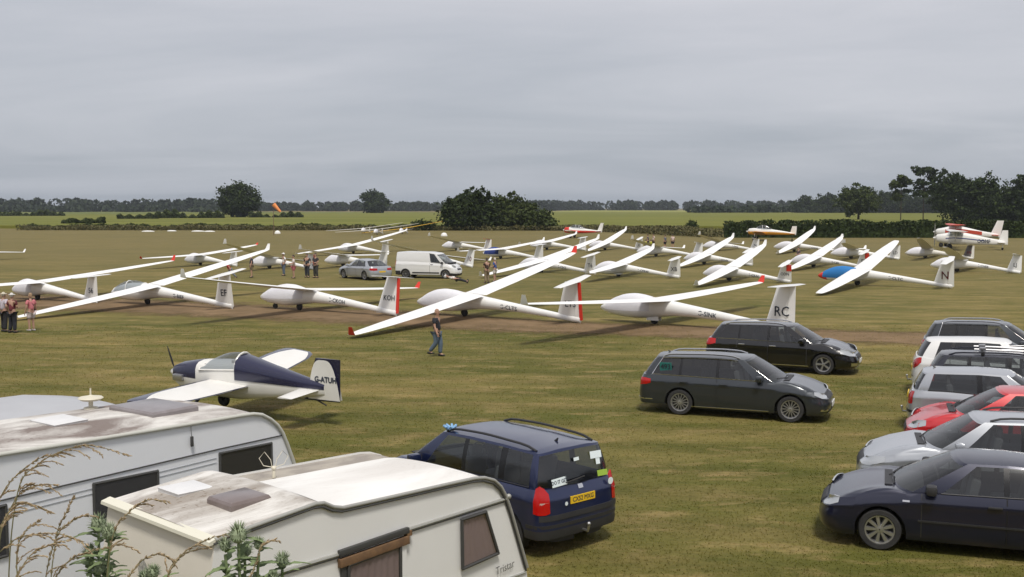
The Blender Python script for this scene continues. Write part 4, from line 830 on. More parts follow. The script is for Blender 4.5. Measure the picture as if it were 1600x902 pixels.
    weld(body, 'body', paintm); weld(bon, 'bonnet', paintm); weld(rf, 'roof', p.get('roofpaint', paintm))
    if bump.f:
        # front and rear bumper skins
        for nm_, test in (('front_bumper', lambda v: v.x > 0), ('rear_bumper', lambda v: v.x < 0)):
            bb_ = MB()
            for f_ in bump.f:
                vs = [Vector(bump.v[i_]) for i_ in f_]
                if test(vs[0]): bb_.add(vs, [tuple(range(len(vs)))])
            if bb_.f: weld(bb_, nm_, PLAST)
    for sg in (1, -1):
        seen = {}
        for f_ in pil[sg].f:
            vs = [Vector(pil[sg].v[i_]) for i_ in f_]; xm = sum(v.x for v in vs) / len(vs); k_ = next((k for k in range(len(wins) - 1) if wins[k][1] + .35 > xm > wins[k + 1][0] - .35 and k not in ()), 0)
            k_ = min(range(max(1, len(wins) - 1)), key=lambda k: abs((wins[k][1] + wins[min(k + 1, len(wins) - 1)][0]) / 2 - xm)); seen.setdefault(k_, MB()).add(vs, [tuple(range(len(vs)))])
        for m__ in seen.values(): weld(m__, 'pillar', PILL)
    # bring the inner arch and floor
    und = MB()
    for i in range(n - 1):
        q0, q1 = rows[i][0], rows[i + 1][0]; c0 = Vector((q0.x * .985, max(0, q0.y - .26), q0.z + .0)); c1 = Vector((q1.x * .985, max(0, q1.y - .26), q1.z)); mirror_add(und, [[q0, q1, c1, c0]])
        if path[i][1] > hw * .6: mirror_add(und, [[c0, c1, Vector((c1.x, c1.y, .22)), Vector((c0.x, c0.y, .22))]])
    und.box((0, 0, .27), (L * .92, W - .56, .08)); weld(und, 'underbody', PLAST)
    for k, qs in doorq.items():
        for sg, nm in ((1, 'left'), (-1, 'right')):
            d_ = MB()
            for q in qs: d_.add([Vector((v.x, v.y * sg, v.z)) for v in q], [(0, 1, 2, 3)])
            do = weld(d_, 'door', paintm)
            hx = ed[k + 1] + .16; hz = smooth_keys(belt, hx) - p.get('hdz', .13)
            h_ = MB(); pt = Ps(s_of_x(hx), hz, .02); h_.box((pt.x, pt.y * sg, hz), (.20, .035, .032), 0, None, .012); h_.build('door_handle', p.get('handle', paintm), do)
            # shut line
            for xe in (ed[k], ed[k + 1]):
                sl = MB()
                z0, z1 = max(zbot(xe), sill) + .06, smooth_keys(belt, xe); L0 = []
                for q in range(9):
                    z = z0 + (z1 - z0) * q / 8; a_ = Ps(s_of_x(xe + .008), z, .0025); b_ = Ps(s_of_x(xe - .008), z, .0025); L0.append([Vector((a_.x, a_.y * sg, z)), Vector((b_.x, b_.y * sg, z))])
                sl.loft(L0, 0, False, False); sl.build('shut_line', PLAST, do)
    for key, qs in panes.items():
        if key in ('windscreen', 'rear_window'):
            g_ = MB(); mirror_add(g_, qs); weld(g_, key, GLASSD if key == 'rear_window' and p.get('dark') else GLASS, root, 60)
        else:
            k = int(key[1:]); gm = GLASSD if k >= 1 and p.get('dark') else GLASS
            for sg in (1, -1):
                g_ = MB()
                for q in qs: g_.add([Vector((v.x, v.y * sg, v.z)) for v in q], [(0, 1, 2, 3)])
                weld(g_, 'side_window', gm, root, 60)
    # bright or black trim along the foot of the side glass
    for sg in (1, -1):
        idx = [i for i in range(iA, iD + 1) if wins[0][0] >= path[i][0] >= wins[-1][1]]
        t_ = MB(); t_.tube([Vector((grow[i][0].x, (grow[i][0].y + .012) * sg, grow[i][0].z + .012)) for i in idx], .011, 5); t_.build('window_trim', CHROME if p.get('chrome') else PLAST, root)
        if p.get('chrome') == 'full':
            t_ = MB(); t_.tube([Vector((grow[i][4].x, (grow[i][4].y + .012) * sg, grow[i][4].z + .012)) for i in idx] , .011, 5); t_.tube([Vector((v.x, (v.y + .012) * sg, v.z)) for v in grow[idx[-1]]], .011, 5); t_.build('window_trim', CHROME, root)
    # wheels
    ww = p.get('ww', .21)
    tm, rm = wheel_meshes(r, ww, p.get('spokes', 10), p.get('darkrim', False), p.get('spoke', 'thin'))
    for ax in (axf, axr):
        for sg in (1, -1):
            w_ = empty('wheel', (ax, sg * (hw - ww / 2 - .025), r), 0 if sg > 0 else math.pi); w_.parent = root; link('tyre', tm, w_); link('rim', rm, w_)
    # lamps, grille, plates: patches lying on the flank; (s, z0, z1) columns
    def patch(name_, cols, m_, off=.008, both=True, par=root, nz=4):
        sgs = (1, -1) if both else (1,)
        for sg in sgs:
            b_ = MB(); rg = []
            dense = []
            for a, c_ in zip(cols, cols[1:]):
                for k in range(4): dense.append([a[q] + (c_[q] - a[q]) * k / 4 for q in range(3)])
            dense.append(list(cols[-1]))
            for s, z0, z1 in dense:
                rg.append([Vector((v.x, v.y * sg, v.z)) for v in [Ps(s, z0, -.02)] + [Ps(s, z0 + (z1 - z0) * q / nz, off) for q in range(nz + 1)] + [Ps(s, z1, -.02)]])
            b_.loft(rg, 0, False, False); b_.build(name_, m_, par, 40)
    def centre_patch(name_, half, z0, z1, front, m_, off=.008, taper=0.0):
        b_ = MB(); rg = []; s0 = 0 if front else S[-1]
        for k in range(-8, 9):
            u = k / 8; s = abs(u) * half; sg = 1 if u >= 0 else -1; ss = s if front else S[-1] - s; dzz = taper * u * u; row = []
            for q in [-1, 0, 1, 2, 3, 4, 5]:
                z = z0 + dzz + (z1 - z0 - 2 * dzz) * max(0, min(4, q)) / 4; v = Ps(ss, z, off if 0 <= q <= 4 else -.02); row.append(Vector((v.x, v.y * sg, v.z)))
            rg.append(row)
        b_.loft(rg, 0, False, False); return b_.build(name_, m_, root, 40)
    sF = lambda y: float(np.interp(y, [path[i][1] for i in range(0, n // 3) if path[i][0] > xf - cdF], [S[i] for i in range(0, n // 3) if path[i][0] > xf - cdF]))
    T = S[-1]
    for (nm_, cols, mm) in p.get('patchF', []): patch(nm_, cols, mm)
    for (nm_, cols, mm) in p.get('patchR', []): patch(nm_, [(T - s, a, b) for s, a, b in cols], mm)
    for (nm_, half, z0, z1, front, mm) in p.get('centre', []): centre_patch(nm_, half, z0, z1, front, mm)
    for (x0, x1, z0, z1, mm, nm_) in p.get('sidestrip', []): patch(nm_, [(s_of_x(x0), z0, z1), (s_of_x((x0 + x1) / 2), z0, z1), (s_of_x(x1), z0, z1)], mm, .012)
    # mirrors
    mx_, mz = p['xA'] - p.get('mirx', .28), smooth_keys(belt, p['xA'] - .2) + .09
    for sg in (1, -1):
        m_ = MB(); m_.box((mx_, sg * (hw + .06), mz), (.16, .21, .15), 0, None, .05); m_.box((mx_ + .02, sg * (hw - .06), mz - .06), (.07, .14, .05), 0, None, .01); mo = m_.build('door_mirror', p.get('mirror', paintm), root, 50)
    # roof rails / bars
    if p.get('rails'):
        x0, x1 = p['rails']; zz = lambda x: zr(x) + .035
        for sg in (1, -1):
            t_ = MB(); pts_ = []
            for k in range(13):
                u = k / 12; x = x0 + (x1 - x0) * u; lift = .055 * min(1, math.sin(math.pi * u) * 3.0); pts_.append((x, sg * (wr * .93 - .03 * u), zz(x) - .075 + lift))
            t_.tube(pts_, .02, 7); t_.build('roof_rail', p.get('railm', CHROME), root)
    # cabin
    zc_ = smooth_keys(belt, 0) - .12; fl = MB(); fl.box(((xA + xD) / 2 - .05, 0, zc_ - .32), (xA - xD - .1, W - .26, .05)); fl.box((xA + .02, 0, zc_ + .0), (.45, W - .34, .2), 0, None, .05); fl.build('cabin_floor', INT, root)
    for sx, sy in ((axf - 1.30, .37), (axf - 1.30, -.37), (axf - 2.15, .4), (axf - 2.15, 0), (axf - 2.15, -.4)):
        if sx < xD + .3: continue
        b_ = MB(); b_.box((sx, sy, zc_ + .02), (.14, .46 if sy else .34, .60), 0, Matrix.Rotation(-.22, 3, 'Y'), .05); b_.box((sx - .08, sy, zc_ + .40), (.09, .25, .17), 0, None, .04); b_.box((sx + .25, sy, zc_ - .2), (.5, .46 if sy else .3, .14), 0, None, .04); b_.build('seat', p.get('seatm', INTL), root, 50)
    st_ = MB(); st_.tube([(xA - .42 + .05 * math.cos(a), -.37 * 1 + .17 * math.sin(a), zc_ + .12 + .17 * math.cos(a)) for a in [2 * math.pi * k / 14 for k in range(15)]], .015, 5); st_.build('steering_wheel', INT, root)
    # wipers
    wp = MB()
    for y0, y1 in ((.45, -.05), (-.1, -.6)):
        wp.tube([(xc0 + .03 - .12 * (y0 / .6) ** 2, y0, base[0].z + .012), (xc0 - .02 - .15 * (y1 / .6) ** 2, y1, base[0].z + .05)], .012, 5)
    wp.box((xc0 + .04, 0, base[0].z - .004), (.12, W * .55, .02)); wp.build('wiper', PLAST, root); wp_o = root.children[-1]; wp_o['kind'] = 'stuff'
    if p.get('plate'):
        txt, zz = p['plate']
        for s0, m_, sg, end in ((0, PLATEW, 1, 'F'), (T, PLATEY, -1, 'R')):
            if end == 'F' and not p.get('fplate', True): continue
            zp = p.get('plateF', .42) if end == 'F' else zz; v = Ps(s0, zp, .004); b_ = MB(); b_.box((v.x, 0, zp), (.02, .52, .112)); po = b_.build('number_plate', m_, root, None)
            if 'CX52' in txt: lettering(txt, .10, frame((v.x + sg * .0115, 0, zp), (0, sg, 0), (0, 0, 1)), INK, po, 'plate_lettering', .92, .002)
    if p.get('tow'):
        v = Ps(T, .36, .0); b_ = MB(); b_.tube([(v.x + .1, 0, .34), (v.x - .1, 0, .34), (v.x - .12, 0, .42)], .022, 8); b_.ball((v.x - .12, 0, .45), .032); b_.build('tow_ball', METAL, root)
    if p.get('aerial'):
        ax_ = p['aerial']; b_ = MB(); b_.tube([(ax_, 0, zr(ax_) - .01), (ax_ - .05, 0, zr(ax_) + .05)], [.03, .008], 6); b_.build('aerial', PLAST, root)
    root['_'] = 0; del root['_']
    car.P = dict(root=root, Ps=Ps, S=S, T=T, s_of_x=s_of_x, zr=zr, wr=wr, grow=grow, path=path, patch=patch, belt=belt, hw=hw)
    return root
def estate(**k):
    d = dict(L=4.77, W=1.82, H=1.51, wb=2.71, fo=.92, r=.325, belt=[(-2.4, .98), (-1.5, .98), (.2, .96), (.95, .94), (1.5, .86), (2.1, .76), (2.4, .66)], roof=[(-2.2, 1.42), (-1.6, 1.475), (-.5, 1.51), (.3, 1.49), (.7, 1.42)],
             xA=1.0, xD=-2.1, cowl=1.28, head0=.42, head1=.28, rear0=-2.24, tail0=-1.95, tail1=-1.8, roofw=1.22, wins=[(.62, -.28), (-.36, -1.22), (-1.30, -1.98)], doors=[.88, -.32, -1.30], rails=(.2, -1.75), railm=CHROME, gin=.09, ginR=.14, crown=.07)
    d.update(k); return d
def hatch(**k):
    d = dict(L=4.3, W=1.77, H=1.46, wb=2.61, fo=.9, r=.315, belt=[(-2.15, .94), (-1.2, .95), (.2, .92), (.85, .92), (1.3, .85), (1.9, .75), (2.15, .64)], roof=[(-2.0, 1.30), (-1.3, 1.41), (-.4, 1.46), (.2, 1.44), (.6, 1.36)],
             xA=.95, xD=-1.72, cowl=1.22, head0=.32, head1=.18, rear0=-1.98, tail0=-1.48, tail1=-1.35, roofw=1.18, wins=[(.55, -.3), (-.38, -1.35)], doors=[.82, -.34, -1.2], gin=.09, ginR=.16, crown=.07)
    d.update(k); return d
# --- grey estate with green race number
P_GREY = paint('dark_grey_metallic', (.034, .040, .047), .5)
lampsF = lambda z0, z1: [('headlamp', [(.42, z0 + .03, z1 - .04), (.62, z0, z1), (.85, z0 + .02, z1 + .03), (1.06, z0 + .1, z1 + .05)], HEAD)]
grille = [('grille', .42, .56, .68, True, PLAST), ('number_bar', .30, .34, .46, True, PLAST), ('lower_grille', .62, .24, .33, True, PLAST), ('bumper_strip', .62, .20, .225, True, CHROME)]
car('estate_car', 'dark grey estate car with green number 493 in rear side window', (5.68, 27.35), -21.5, estate(paint=P_GREY, chrome='full', dark=True, spokes=14, tow=False, plate=('WV61 KHE', .62), aerial=-1.7,
    patchF=lampsF(.60, .72) + [('fog_lamp', [(.60, .30, .35), (.9, .31, .36)], CHROME)], centre=grille + [('tailgate_handle', .3, .80, .83, False, CHROME)], patchR=[('tail_lamp', [(.50, .70, .86), (.75, .70, .90), (1.02, .74, .90), (1.15, .78, .88)], TAIL), ('bumper_trim', [(.1, .36, .385), (.6, .36, .385), (1.2, .36, .385)], CHROME)], sidestrip=[(.95, -.95, .235, .25, CHROME, 'sill_trim')]))
q = car.P; g0 = None
v = Vector((-1.62, -(q['hw'] - .145), 1.2))
lab_ = MB(); lab_.box((0, 0, 0), (.30, .006, .24)); o = lab_.build('number_card', mat('green_card', (.03, .22, .20), .6), q['root'], None); o.location = (-1.63, -.778, 1.185); o.rotation_euler = (R(17), 0, R(2))
lettering('493', .2, frame((0, -.005, 0), (1, 0, 0), (0, 0, 1)), INK, o, 'card_lettering', .85, .006)
# --- black estate behind it
P_BLK = paint('black_metallic', (.005, .005, .006), .2, .22)
car('estate_car', 'black estate car with chrome trim in front of glider G-SINK', (8.75, 34.9), -24, estate(L=4.83, W=1.86, H=1.49, wb=2.815, fo=1.02, paint=P_BLK, chrome='line', dark=True, spokes=5, spoke='wide', handle=CHROME, plate=('LB10 XTF', .6), cdF=.8,
    patchF=[('headlamp', [(.40, .62, .70), (.62, .60, .74), (.9, .62, .80), (1.2, .70, .84)], HEAD), ('fog_lamp', [(.55, .30, .38), (.85, .30, .40)], CHROME)], centre=[('grille', .36, .50, .62, True, PLAST), ('badge', .12, .66, .70, True, CHROME), ('lower_trim', .6, .21, .24, True, CHROME)], patchR=[('tail_lamp', [(.40, .78, .95), (.7, .76, .98), (1.0, .78, 1.0), (1.2, .84, .98)], TAIL)], sidestrip=[(.95, -.9, .24, .262, CHROME, 'sill_trim')]))
# --- blue people carrier
P_BLU = paint('dark_blue_metallic', (.012, .020, .072), .4)
car('people_carrier', 'dark blue people carrier with yellow number plate seen from behind, beside the caravan', (-.36, 17.75), 132, dict(L=4.32, W=1.76, H=1.62, wb=2.70, fo=.86, r=.31, belt=[(-2.2, 1.04), (-1.4, 1.03), (.3, .98), (1.0, .97), (1.4, .9), (1.9, .78), (2.15, .66)], roof=[(-2.1, 1.56), (-1.7, 1.60), (-.6, 1.63), (.3, 1.60), (.8, 1.5)],
    xA=1.12, xD=-1.86, cowl=1.42, head0=.52, head1=.38, rear0=-2.07, tail0=-1.92, tail1=-1.82, roofw=1.34, wins=[(.72, -.2), (-.30, -1.08), (-1.22, -1.78)], doors=[.95, -.25, -1.15], rails=(.35, -1.75), railm=PLAST, gin=.09, ginR=.11, crown=.06, paint=P_BLU, plastic=.26, roofr=.96, cdR=.36, nR=4.2, slR=.04, seatm=mat('light_grey_seat', (.22, .22, .23), .9), chinR=.30, dpil=.13, rearz=-.02,
    tow=True, plate=('CX52 MXG', .83), aerial=-1.55, spokes=7, spoke='wide',
    patchR=[('tail_lamp', [(.67, .70, .98), (.74, .68, 1.06), (.86, .68, 1.10), (.95, .70, 1.06)], TAIL), ('reversing_lamp', [(.70, .81, .86), (.84, .81, .86)], TAILC), ('rubbing_strip', [(.0, .47, .52), (.7, .47, .52), (1.1, .47, .52)], PLAST)], centre=[('tailgate_badge', .05, .97, 1.03, False, CHROME), ('bumper_pad', .85, .58, .66, False, PLAST)]))
q = car.P; rt_ = q['root']
for yy, zz, w_, h_, mm, tx in [(.42, 1.12, .34, .12, mat('pale_sticker', (.72, .80, .82), .5), 'DO IT GET'), (-.42, 1.40, .22, .11, mat('pale_sticker', (0, 0, 0)), None), (-.45, 1.30, .08, .10, mat('pale_sticker', (0, 0, 0)), None), (-.52, 1.11, .2, .09, mat('green_sticker', (.30, .45, .05), .5), None), (.02, 1.40, .12, .05, mat('pale_sticker', (0, 0, 0)), None)]:
    b_ = MB(); b_.box((0, 0, 0), (.004, w_, h_)); o = b_.build('window_sticker', mm, rt_, None); t_ = (zz - 1.0) / .6; o.location = (-2.095 + .13 * t_ + .10 * yy * yy - .006, yy, zz); o.rotation_euler = (0, R(13), R(6 if yy > 0 else -6))
    if tx: lettering(tx, .075, frame((-.004, 0, 0), (0, -1, 0), (0, 0, 1)), INK, o, 'sticker_lettering', 1, .002)
for yy, zz, r_, mm in [(-.62, .98, .055, MATS['pale_sticker']), (.36, .80, .03, MATS['pale_sticker'])]:
    b_ = MB(); b_.lathe([(.001, -.004), (r_, -.004), (r_, 0)], (0, 0, 0), 'X', 14); o = b_.build('round_badge', mm, rt_, None); o.location = (-2.155 + .11 * abs(yy) ** 3, yy, zz)
b_ = MB(); b_.tube([(-2.10, .32, 1.10), (-2.07, -.1, 1.13)], .012, 5); b_.build('rear_wiper', PLAST, rt_)
b_ = MB()
for k in range(7): a = k * .9; b_.tube([(.05 * math.cos(a), .05 * math.sin(a), 0), (.11 * math.cos(a + .5), .11 * math.sin(a + .5), .05)], [.03, .02], 5)
o = b_.build('rag', mat('pale_blue_cloth', (.22, .40, .62), .9)); tag(o, 'small pale blue rag tied on the roof rail of the blue people carrier', 'rag'); M_ = Matrix.Rotation(R(132), 4, 'Z'); pp = M_ @ Vector((.28, .62, 0)); o.location = (-.36 + pp.x, 17.75 + pp.y, 1.60)
# --- navy hatchback, front right
P_NVY = paint('navy_metallic', (.006, .008, .028), .35, .3)
lam2 = lambda z0, z1: [('headlamp', [(.48, z0, z1 - .03), (.64, z0 - .01, z1), (.84, z0 + .02, z1 + .03), (1.0, z0 + .08, z1 + .03)], HEAD)]
car('hatchback', 'navy blue hatchback with silver alloy wheel, nearest car on the right', (7.22, 16.55), 161, hatch(L=4.73, W=1.81, H=1.43, wb=2.754, fo=.93, r=.318, belt=[(-2.37, .93), (-1.2, .95), (.2, .93), (.85, .92), (1.4, .86), (2.0, .76), (2.37, .66)], roof=[(-2.2, 1.22), (-1.4, 1.36), (-.4, 1.43), (.2, 1.42), (.7, 1.33)], xA=1.0, xD=-1.75, cowl=1.28, head0=.35, head1=.2, rear0=-2.1, tail0=-1.3, tail1=-1.2, wins=[(.58, -.28), (-.36, -1.38)], doors=[.85, -.32, -1.28],
    paint=P_NVY, spokes=9, spoke='wide', mirror=PLAST, handle=PLAST, plate=('PJ03 OVN', .7), fplate=False, patchF=lam2(.60, .73), centre=[('grille', .35, .52, .64, True, PLAST)], patchR=[('tail_lamp', [(.5, .7, .9), (.95, .7, .9)], TAIL)], sidestrip=[(.9, -1.1, .50, .53, PLAST, 'rubbing_strip'), (1.12, 1.02, .79, .815, CHROME, 'side_badge')]))
# --- silver estate
P_SIL = paint('silver_metallic', (.42, .44, .47), .55, .3)
car('estate_car', 'silver estate car with dark roof rails between navy hatchback and red hatchback', (8.75, 19.35), 163, estate(L=4.84, W=1.79, H=1.47, wb=2.70, fo=1.02, paint=P_SIL, railm=PLAST, spokes=10, plate=('YJ06 BFE', .7), fplate=False, cdF=.75, patchF=[('headlamp', [(.44, .58, .68), (.62, .56, .70), (.86, .58, .74), (1.15, .68, .76)], HEAD)], centre=[('grille', .34, .48, .64, True, PLAST), ('lower_grille', .6, .26, .34, True, PLAST)], patchR=[('tail_lamp', [(.5, .7, .95), (.95, .7, .95)], TAIL)], sidestrip=[(.9, -1.2, .50, .53, P_SIL, 'rubbing_strip')]))
# --- red hatchback
P_RED = paint('bright_red_paint', (.50, .012, .018), .1, .3)
car('hatchback', 'bright red hatchback, its nose between the silver estate and the silver hatchback', (10.55, 22.55), 161, hatch(L=4.4, W=1.81, H=1.5, paint=P_RED, chrome='line', spokes=5, spoke='wide', plate=('DY13 LRZ', .7), fplate=False, patchF=[('headlamp', [(.40, .58, .66), (.6, .58, .70), (.85, .60, .76), (1.12, .68, .78)], HEAD)], centre=[('grille', .40, .46, .56, True, PLAST), ('lower_grille', .6, .24, .34, True, PLAST)], patchR=[('tail_lamp', [(.5, .7, .9), (.95, .7, .9)], TAIL)]))
# --- silver small hatchback (tail to the left)
car('hatchback', 'small silver hatchback parked tail-on behind the red car', (11.25, 25.0), -22, hatch(L=3.92, W=1.66, H=1.47, wb=2.46, fo=.78, r=.295, belt=[(-1.96, .96), (-1.1, .97), (.2, .92), (.8, .92), (1.2, .86), (1.7, .75), (1.96, .64)], roof=[(-1.85, 1.36), (-1.3, 1.43), (-.4, 1.47), (.2, 1.45), (.6, 1.36)], xA=.9, xD=-1.66, cowl=1.15, head0=.32, head1=.18, rear0=-1.82, tail0=-1.62, tail1=-1.5, wins=[(.5, -.32), (-.44, -1.48)], doors=[.76, -.36], paint=P_SIL, spokes=7, spoke='wide', tow=True, plate=('KM04 GHU', .78), plastic=.0, aerial=-1.35, patchF=lam2(.6, .72), patchR=[('tail_lamp', [(.52, .66, .92), (.66, .64, .94), (.80, .66, .94)], TAIL), ('bumper_strip', [(.0, .44, .50), (.5, .44, .50), (.95, .44, .50)], PLAST)]))
# --- dark estate with roof bars
P_DKB = paint('dark_slate_metallic', (.022, .024, .036), .45)
car('estate_car', 'dark slate estate car carrying a roof rack with bicycle carrier arms', (13.05, 27.6), -22, estate(L=4.57, W=1.77, H=1.47, wb=2.58, fo=.9, paint=P_DKB, railm=P_DKB, spokes=7, plate=('FP57 CJX', .7), seatm=mat('light_grey_seat', (0, 0, 0)), patchF=lam2(.6, .72), patchR=[('tail_lamp', [(.46, .72, .94), (.7, .7, .98), (.92, .72, .98)], TAIL)], tow=True))
rt_ = car.P['root']; rk = MB(); rack = empty('roof_rack', (13.05, 27.6, 0), R(-22)); tag(rack, 'black and silver roof rack with bicycle carrier arms on the dark slate estate', 'rack')
for xx in (-.95, .05):
    b_ = MB(); b_.tube([(xx, -.66, 1.54), (xx, .66, 1.54)], .022, 8)
    for sg in (1, -1): b_.box((xx, sg * .6, 1.50), (.09, .07, .1), 0, None, .015)
    b_.build('cross_bar', PLAST, rack)
for yy in (-.35, .3):
    b_ = MB(); b_.tube([(-1.15, yy, 1.57), (.35, yy, 1.57)], .028, 6); b_.tube([(-.5, yy + .08, 1.58), (.1, yy + .1, 1.63), (.3, yy + .08, 1.60)], .018, 6); b_.box((-.95, yy, 1.6), (.16, .09, .07), 0, None, .02); b_.box((.25, yy + .05, 1.62), (.12, .08, .07), 0, None, .02); b_.build('carrier_arm', ALLOY, rack)
# --- white crossover
P_WHT = paint('white_car_paint', (.72, .72, .71), .0, .3)
car('crossover_car', 'white crossover car with tall red tail lamps, tail to the left', (13.35, 29.8), -20, hatch(L=4.37, W=1.83, H=1.62, wb=2.61, fo=.92, r=.335, belt=[(-2.18, 1.08), (-1.2, 1.06), (.2, 1.0), (.9, .98), (1.3, .92), (1.9, .82), (2.18, .70)], roof=[(-2.1, 1.50), (-1.5, 1.58), (-.4, 1.62), (.2, 1.60), (.6, 1.5)], xD=-1.85, rear0=-2.05, tail0=-1.8, tail1=-1.62, wins=[(.52, -.3), (-.38, -1.1), (-1.2, -1.6)], paint=P_WHT, dark=True, spokes=8, tow=True, plate=('SE11 WHB', .72), patchF=lam2(.65, .8), patchR=[('tail_lamp', [(.50, .78, .96), (.70, .76, 1.04), (.88, .84, 1.08), (1.0, .95, 1.08)], TAIL), ('clear_lamp', [(.60, .79, .83), (.76, .79, .84)], TAILC), ('bumper_trim', [(.25, .52, .545), (.7, .52, .545)], PLAST)]))
# --- grey sport utility at the back
car('sport_utility_car', 'charcoal sport utility car with silver roof rails, farthest in the right-hand row', (15.1, 33.6), -24, hatch(L=4.52, W=1.84, H=1.68, wb=2.69, fo=.92, r=.35, belt=[(-2.26, 1.12), (-1.2, 1.10), (.2, 1.03), (.9, 1.02), (1.3, .96), (1.9, .86), (2.26, .72)], roof=[(-2.1, 1.57), (-1.5, 1.65), (-.4, 1.68), (.2, 1.66), (.6, 1.56)], xD=-1.88, rear0=-2.12, tail0=-1.86, tail1=-1.72, wins=[(.52, -.3), (-.38, -1.15), (-1.23, -1.72)], paint=P_GREY, chrome='full', dark=True, rails=(.15, -1.6), railm=CHROME, spokes=5, spoke='wide', plate=('AO14 VDK', .8), patchF=lam2(.7, .85), patchR=[('tail_lamp', [(.45, .92, 1.06), (.7, .9, 1.08), (1.0, .94, 1.08)], TAIL)]))
# --- silver hatchback by the van
car('hatchback', 'silver hatchback parked left of the white van', (-10.75, 79.2), 130, hatch(L=4.78, W=1.89, H=1.49, wb=2.85, fo=.95, r=.33, belt=[(-2.39, .98), (-1.2, .98), (.2, .94), (.85, .93), (1.4, .86), (2.0, .76), (2.39, .66)], roof=[(-2.2, 1.28), (-1.4, 1.42), (-.4, 1.49), (.2, 1.47), (.7, 1.36)], xA=1.02, xD=-1.8, cowl=1.3, head0=.36, head1=.22, rear0=-2.12, tail0=-1.3, tail1=-1.2, wins=[(.58, -.28), (-.36, -1.4)], doors=[.85, -.32, -1.3], paint=P_SIL, spokes=10, plate=('MV08 RTA', .62), patchF=lam2(.6, .73), patchR=[('tail_lamp', [(.42, .72, .86), (.7, .70, .88), (1.05, .74, .88)], TAIL)]))
# --- white van
car('van', 'white panel van parked between the gliders', (-6.1, 80.3), -16, dict(L=4.78, W=1.9, H=1.96, wb=3.1, fo=.83, r=.33, sill=.28, belt=[(-2.39, 1.22), (-.5, 1.22), (.5, 1.16), (1.05, 1.12), (1.5, 1.06), (2.0, .95), (2.39, .78)], roof=[(-2.39, 1.90), (-1.5, 1.96), (.2, 1.95), (.75, 1.88), (1.1, 1.75)], xA=1.6, xD=-2.25, cowl=1.82, head0=.92, head1=.8, rear0=-2.36, tail0=-2.32, tail1=-2.2, roofw=1.62, wins=[(1.22, .42)], doors=[1.35, .36], gin=.07, ginR=.07, crown=.05, cdR=.16, nR=4.5, cdF=.6, slR=.01, roofr=.99, paint=P_WHT, plastic=.34, rearglass=False, decF=1.4, decR=.3, spokes=10, mirror=PLAST, handle=PLAST, plate=('VK09 EZM', .7), bulge=.6,
    patchF=[('headlamp', [(.46, .80, .90), (.66, .78, .94), (.9, .84, 1.0), (1.05, .92, 1.02)], HEAD)], centre=[('grille', .42, .62, .74, True, PLAST), ('badge', .06, .77, .85, True, CHROME)], patchR=[('tail_lamp', [(.88, .95, 1.35), (.98, .95, 1.35)], TAIL)], sidestrip=[(1.1, -1.0, .38, .47, PLAST, 'rubbing_strip')]), 'van', None)
# ------------------------------------------------------------ caravans
def dirty(name, base, dirt, amount, scale, seed=0.0, bump=.0):
    """old painted roof with lichen and run-off stains"""
    m = bpy.data.materials.new(name); m.use_nodes = True; MATS[name] = m; nt = m.node_tree; b = nt.nodes['Principled BSDF']; b.inputs['Roughness'].default_value = .6; Lk = nt.links.new
    tc = N(nt, 'ShaderNodeTexCoord'); mp = N(nt, 'ShaderNodeMapping'); mp.inputs['Location'].default_value = (seed, seed * .7, 0); mp.inputs['Scale'].default_value = (scale * .6, scale * 1.3, scale); Lk(tc.outputs['Object'], mp.inputs[0])
    n1 = N(nt, 'ShaderNodeTexNoise'); n1.inputs['Scale'].default_value = 1; n1.inputs['Detail'].default_value = 9; n1.inputs['Roughness'].default_value = .62; n1.inputs['Distortion'].default_value = .6; Lk(mp.outputs[0], n1.inputs['Vector'])
    r = N(nt, 'ShaderNodeMapRange'); r.inputs['From Min'].default_value = .40; r.inputs['From Max'].default_value = .60; r.inputs['To Max'].default_value = amount; Lk(n1.outputs['Fac'], r.inputs['Value'])
    n2 = N(nt, 'ShaderNodeTexNoise'); n2.inputs['Scale'].default_value = 22; n2.inputs['Detail'].default_value = 6; Lk(tc.outputs['Object'], n2.inputs['Vector'])
    r2 = N(nt, 'ShaderNodeMapRange'); r2.inputs['From Min'].default_value = .58; r2.inputs['From Max'].default_value = .72; r2.inputs['To Max'].default_value = .5; Lk(n2.outputs['Fac'], r2.inputs['Value'])
    mu = N(nt, 'ShaderNodeMath', operation='MULTIPLY'); Lk(r2.outputs[0], mu.inputs[0]); ad0 = N(nt, 'ShaderNodeMath', operation='ADD'); Lk(r.outputs[0], ad0.inputs[0]); ad0.inputs[1].default_value = .12; Lk(ad0.outputs[0], mu.inputs[1])
    ad = N(nt, 'ShaderNodeMath', operation='ADD', use_clamp=True); Lk(r.outputs[0], ad.inputs[0]); Lk(mu.outputs[0], ad.inputs[1])
    x = N(nt, 'ShaderNodeMix', data_type='RGBA'); x.inputs['A'].default_value = (*base, 1); x.inputs['B'].default_value = (*dirt, 1); Lk(ad.outputs[0], x.inputs['Factor']); Lk(x.outputs['Result'], b.inputs['Base Color'])
    return m
SIDEW = mat('caravan_side_white', (.78, .78, .76), .45, noise=(1.3, .4, (.70, .70, .68))); SIDEB = mat('caravan_side_pale_blue', (.73, .75, .78), .4, noise=(1.1, .35, (.66, .68, .71)))
ROOF1 = dirty('stained_white_roof', (.66, .64, .60), (.17, .13, .11), .95, 1.1, 3.1); ROOF2 = dirty('lichen_white_roof', (.70, .68, .64), (.22, .18, .14), .8, 1.3, 5.2); ROOF3 = dirty('clean_white_roof', (.78, .77, .74), (.5, .46, .42), .5, .8, 1.7); BEIGE = dirty('beige_roof_edge', (.40, .36, .30), (.25, .22, .19), .8, 3, 2.0)
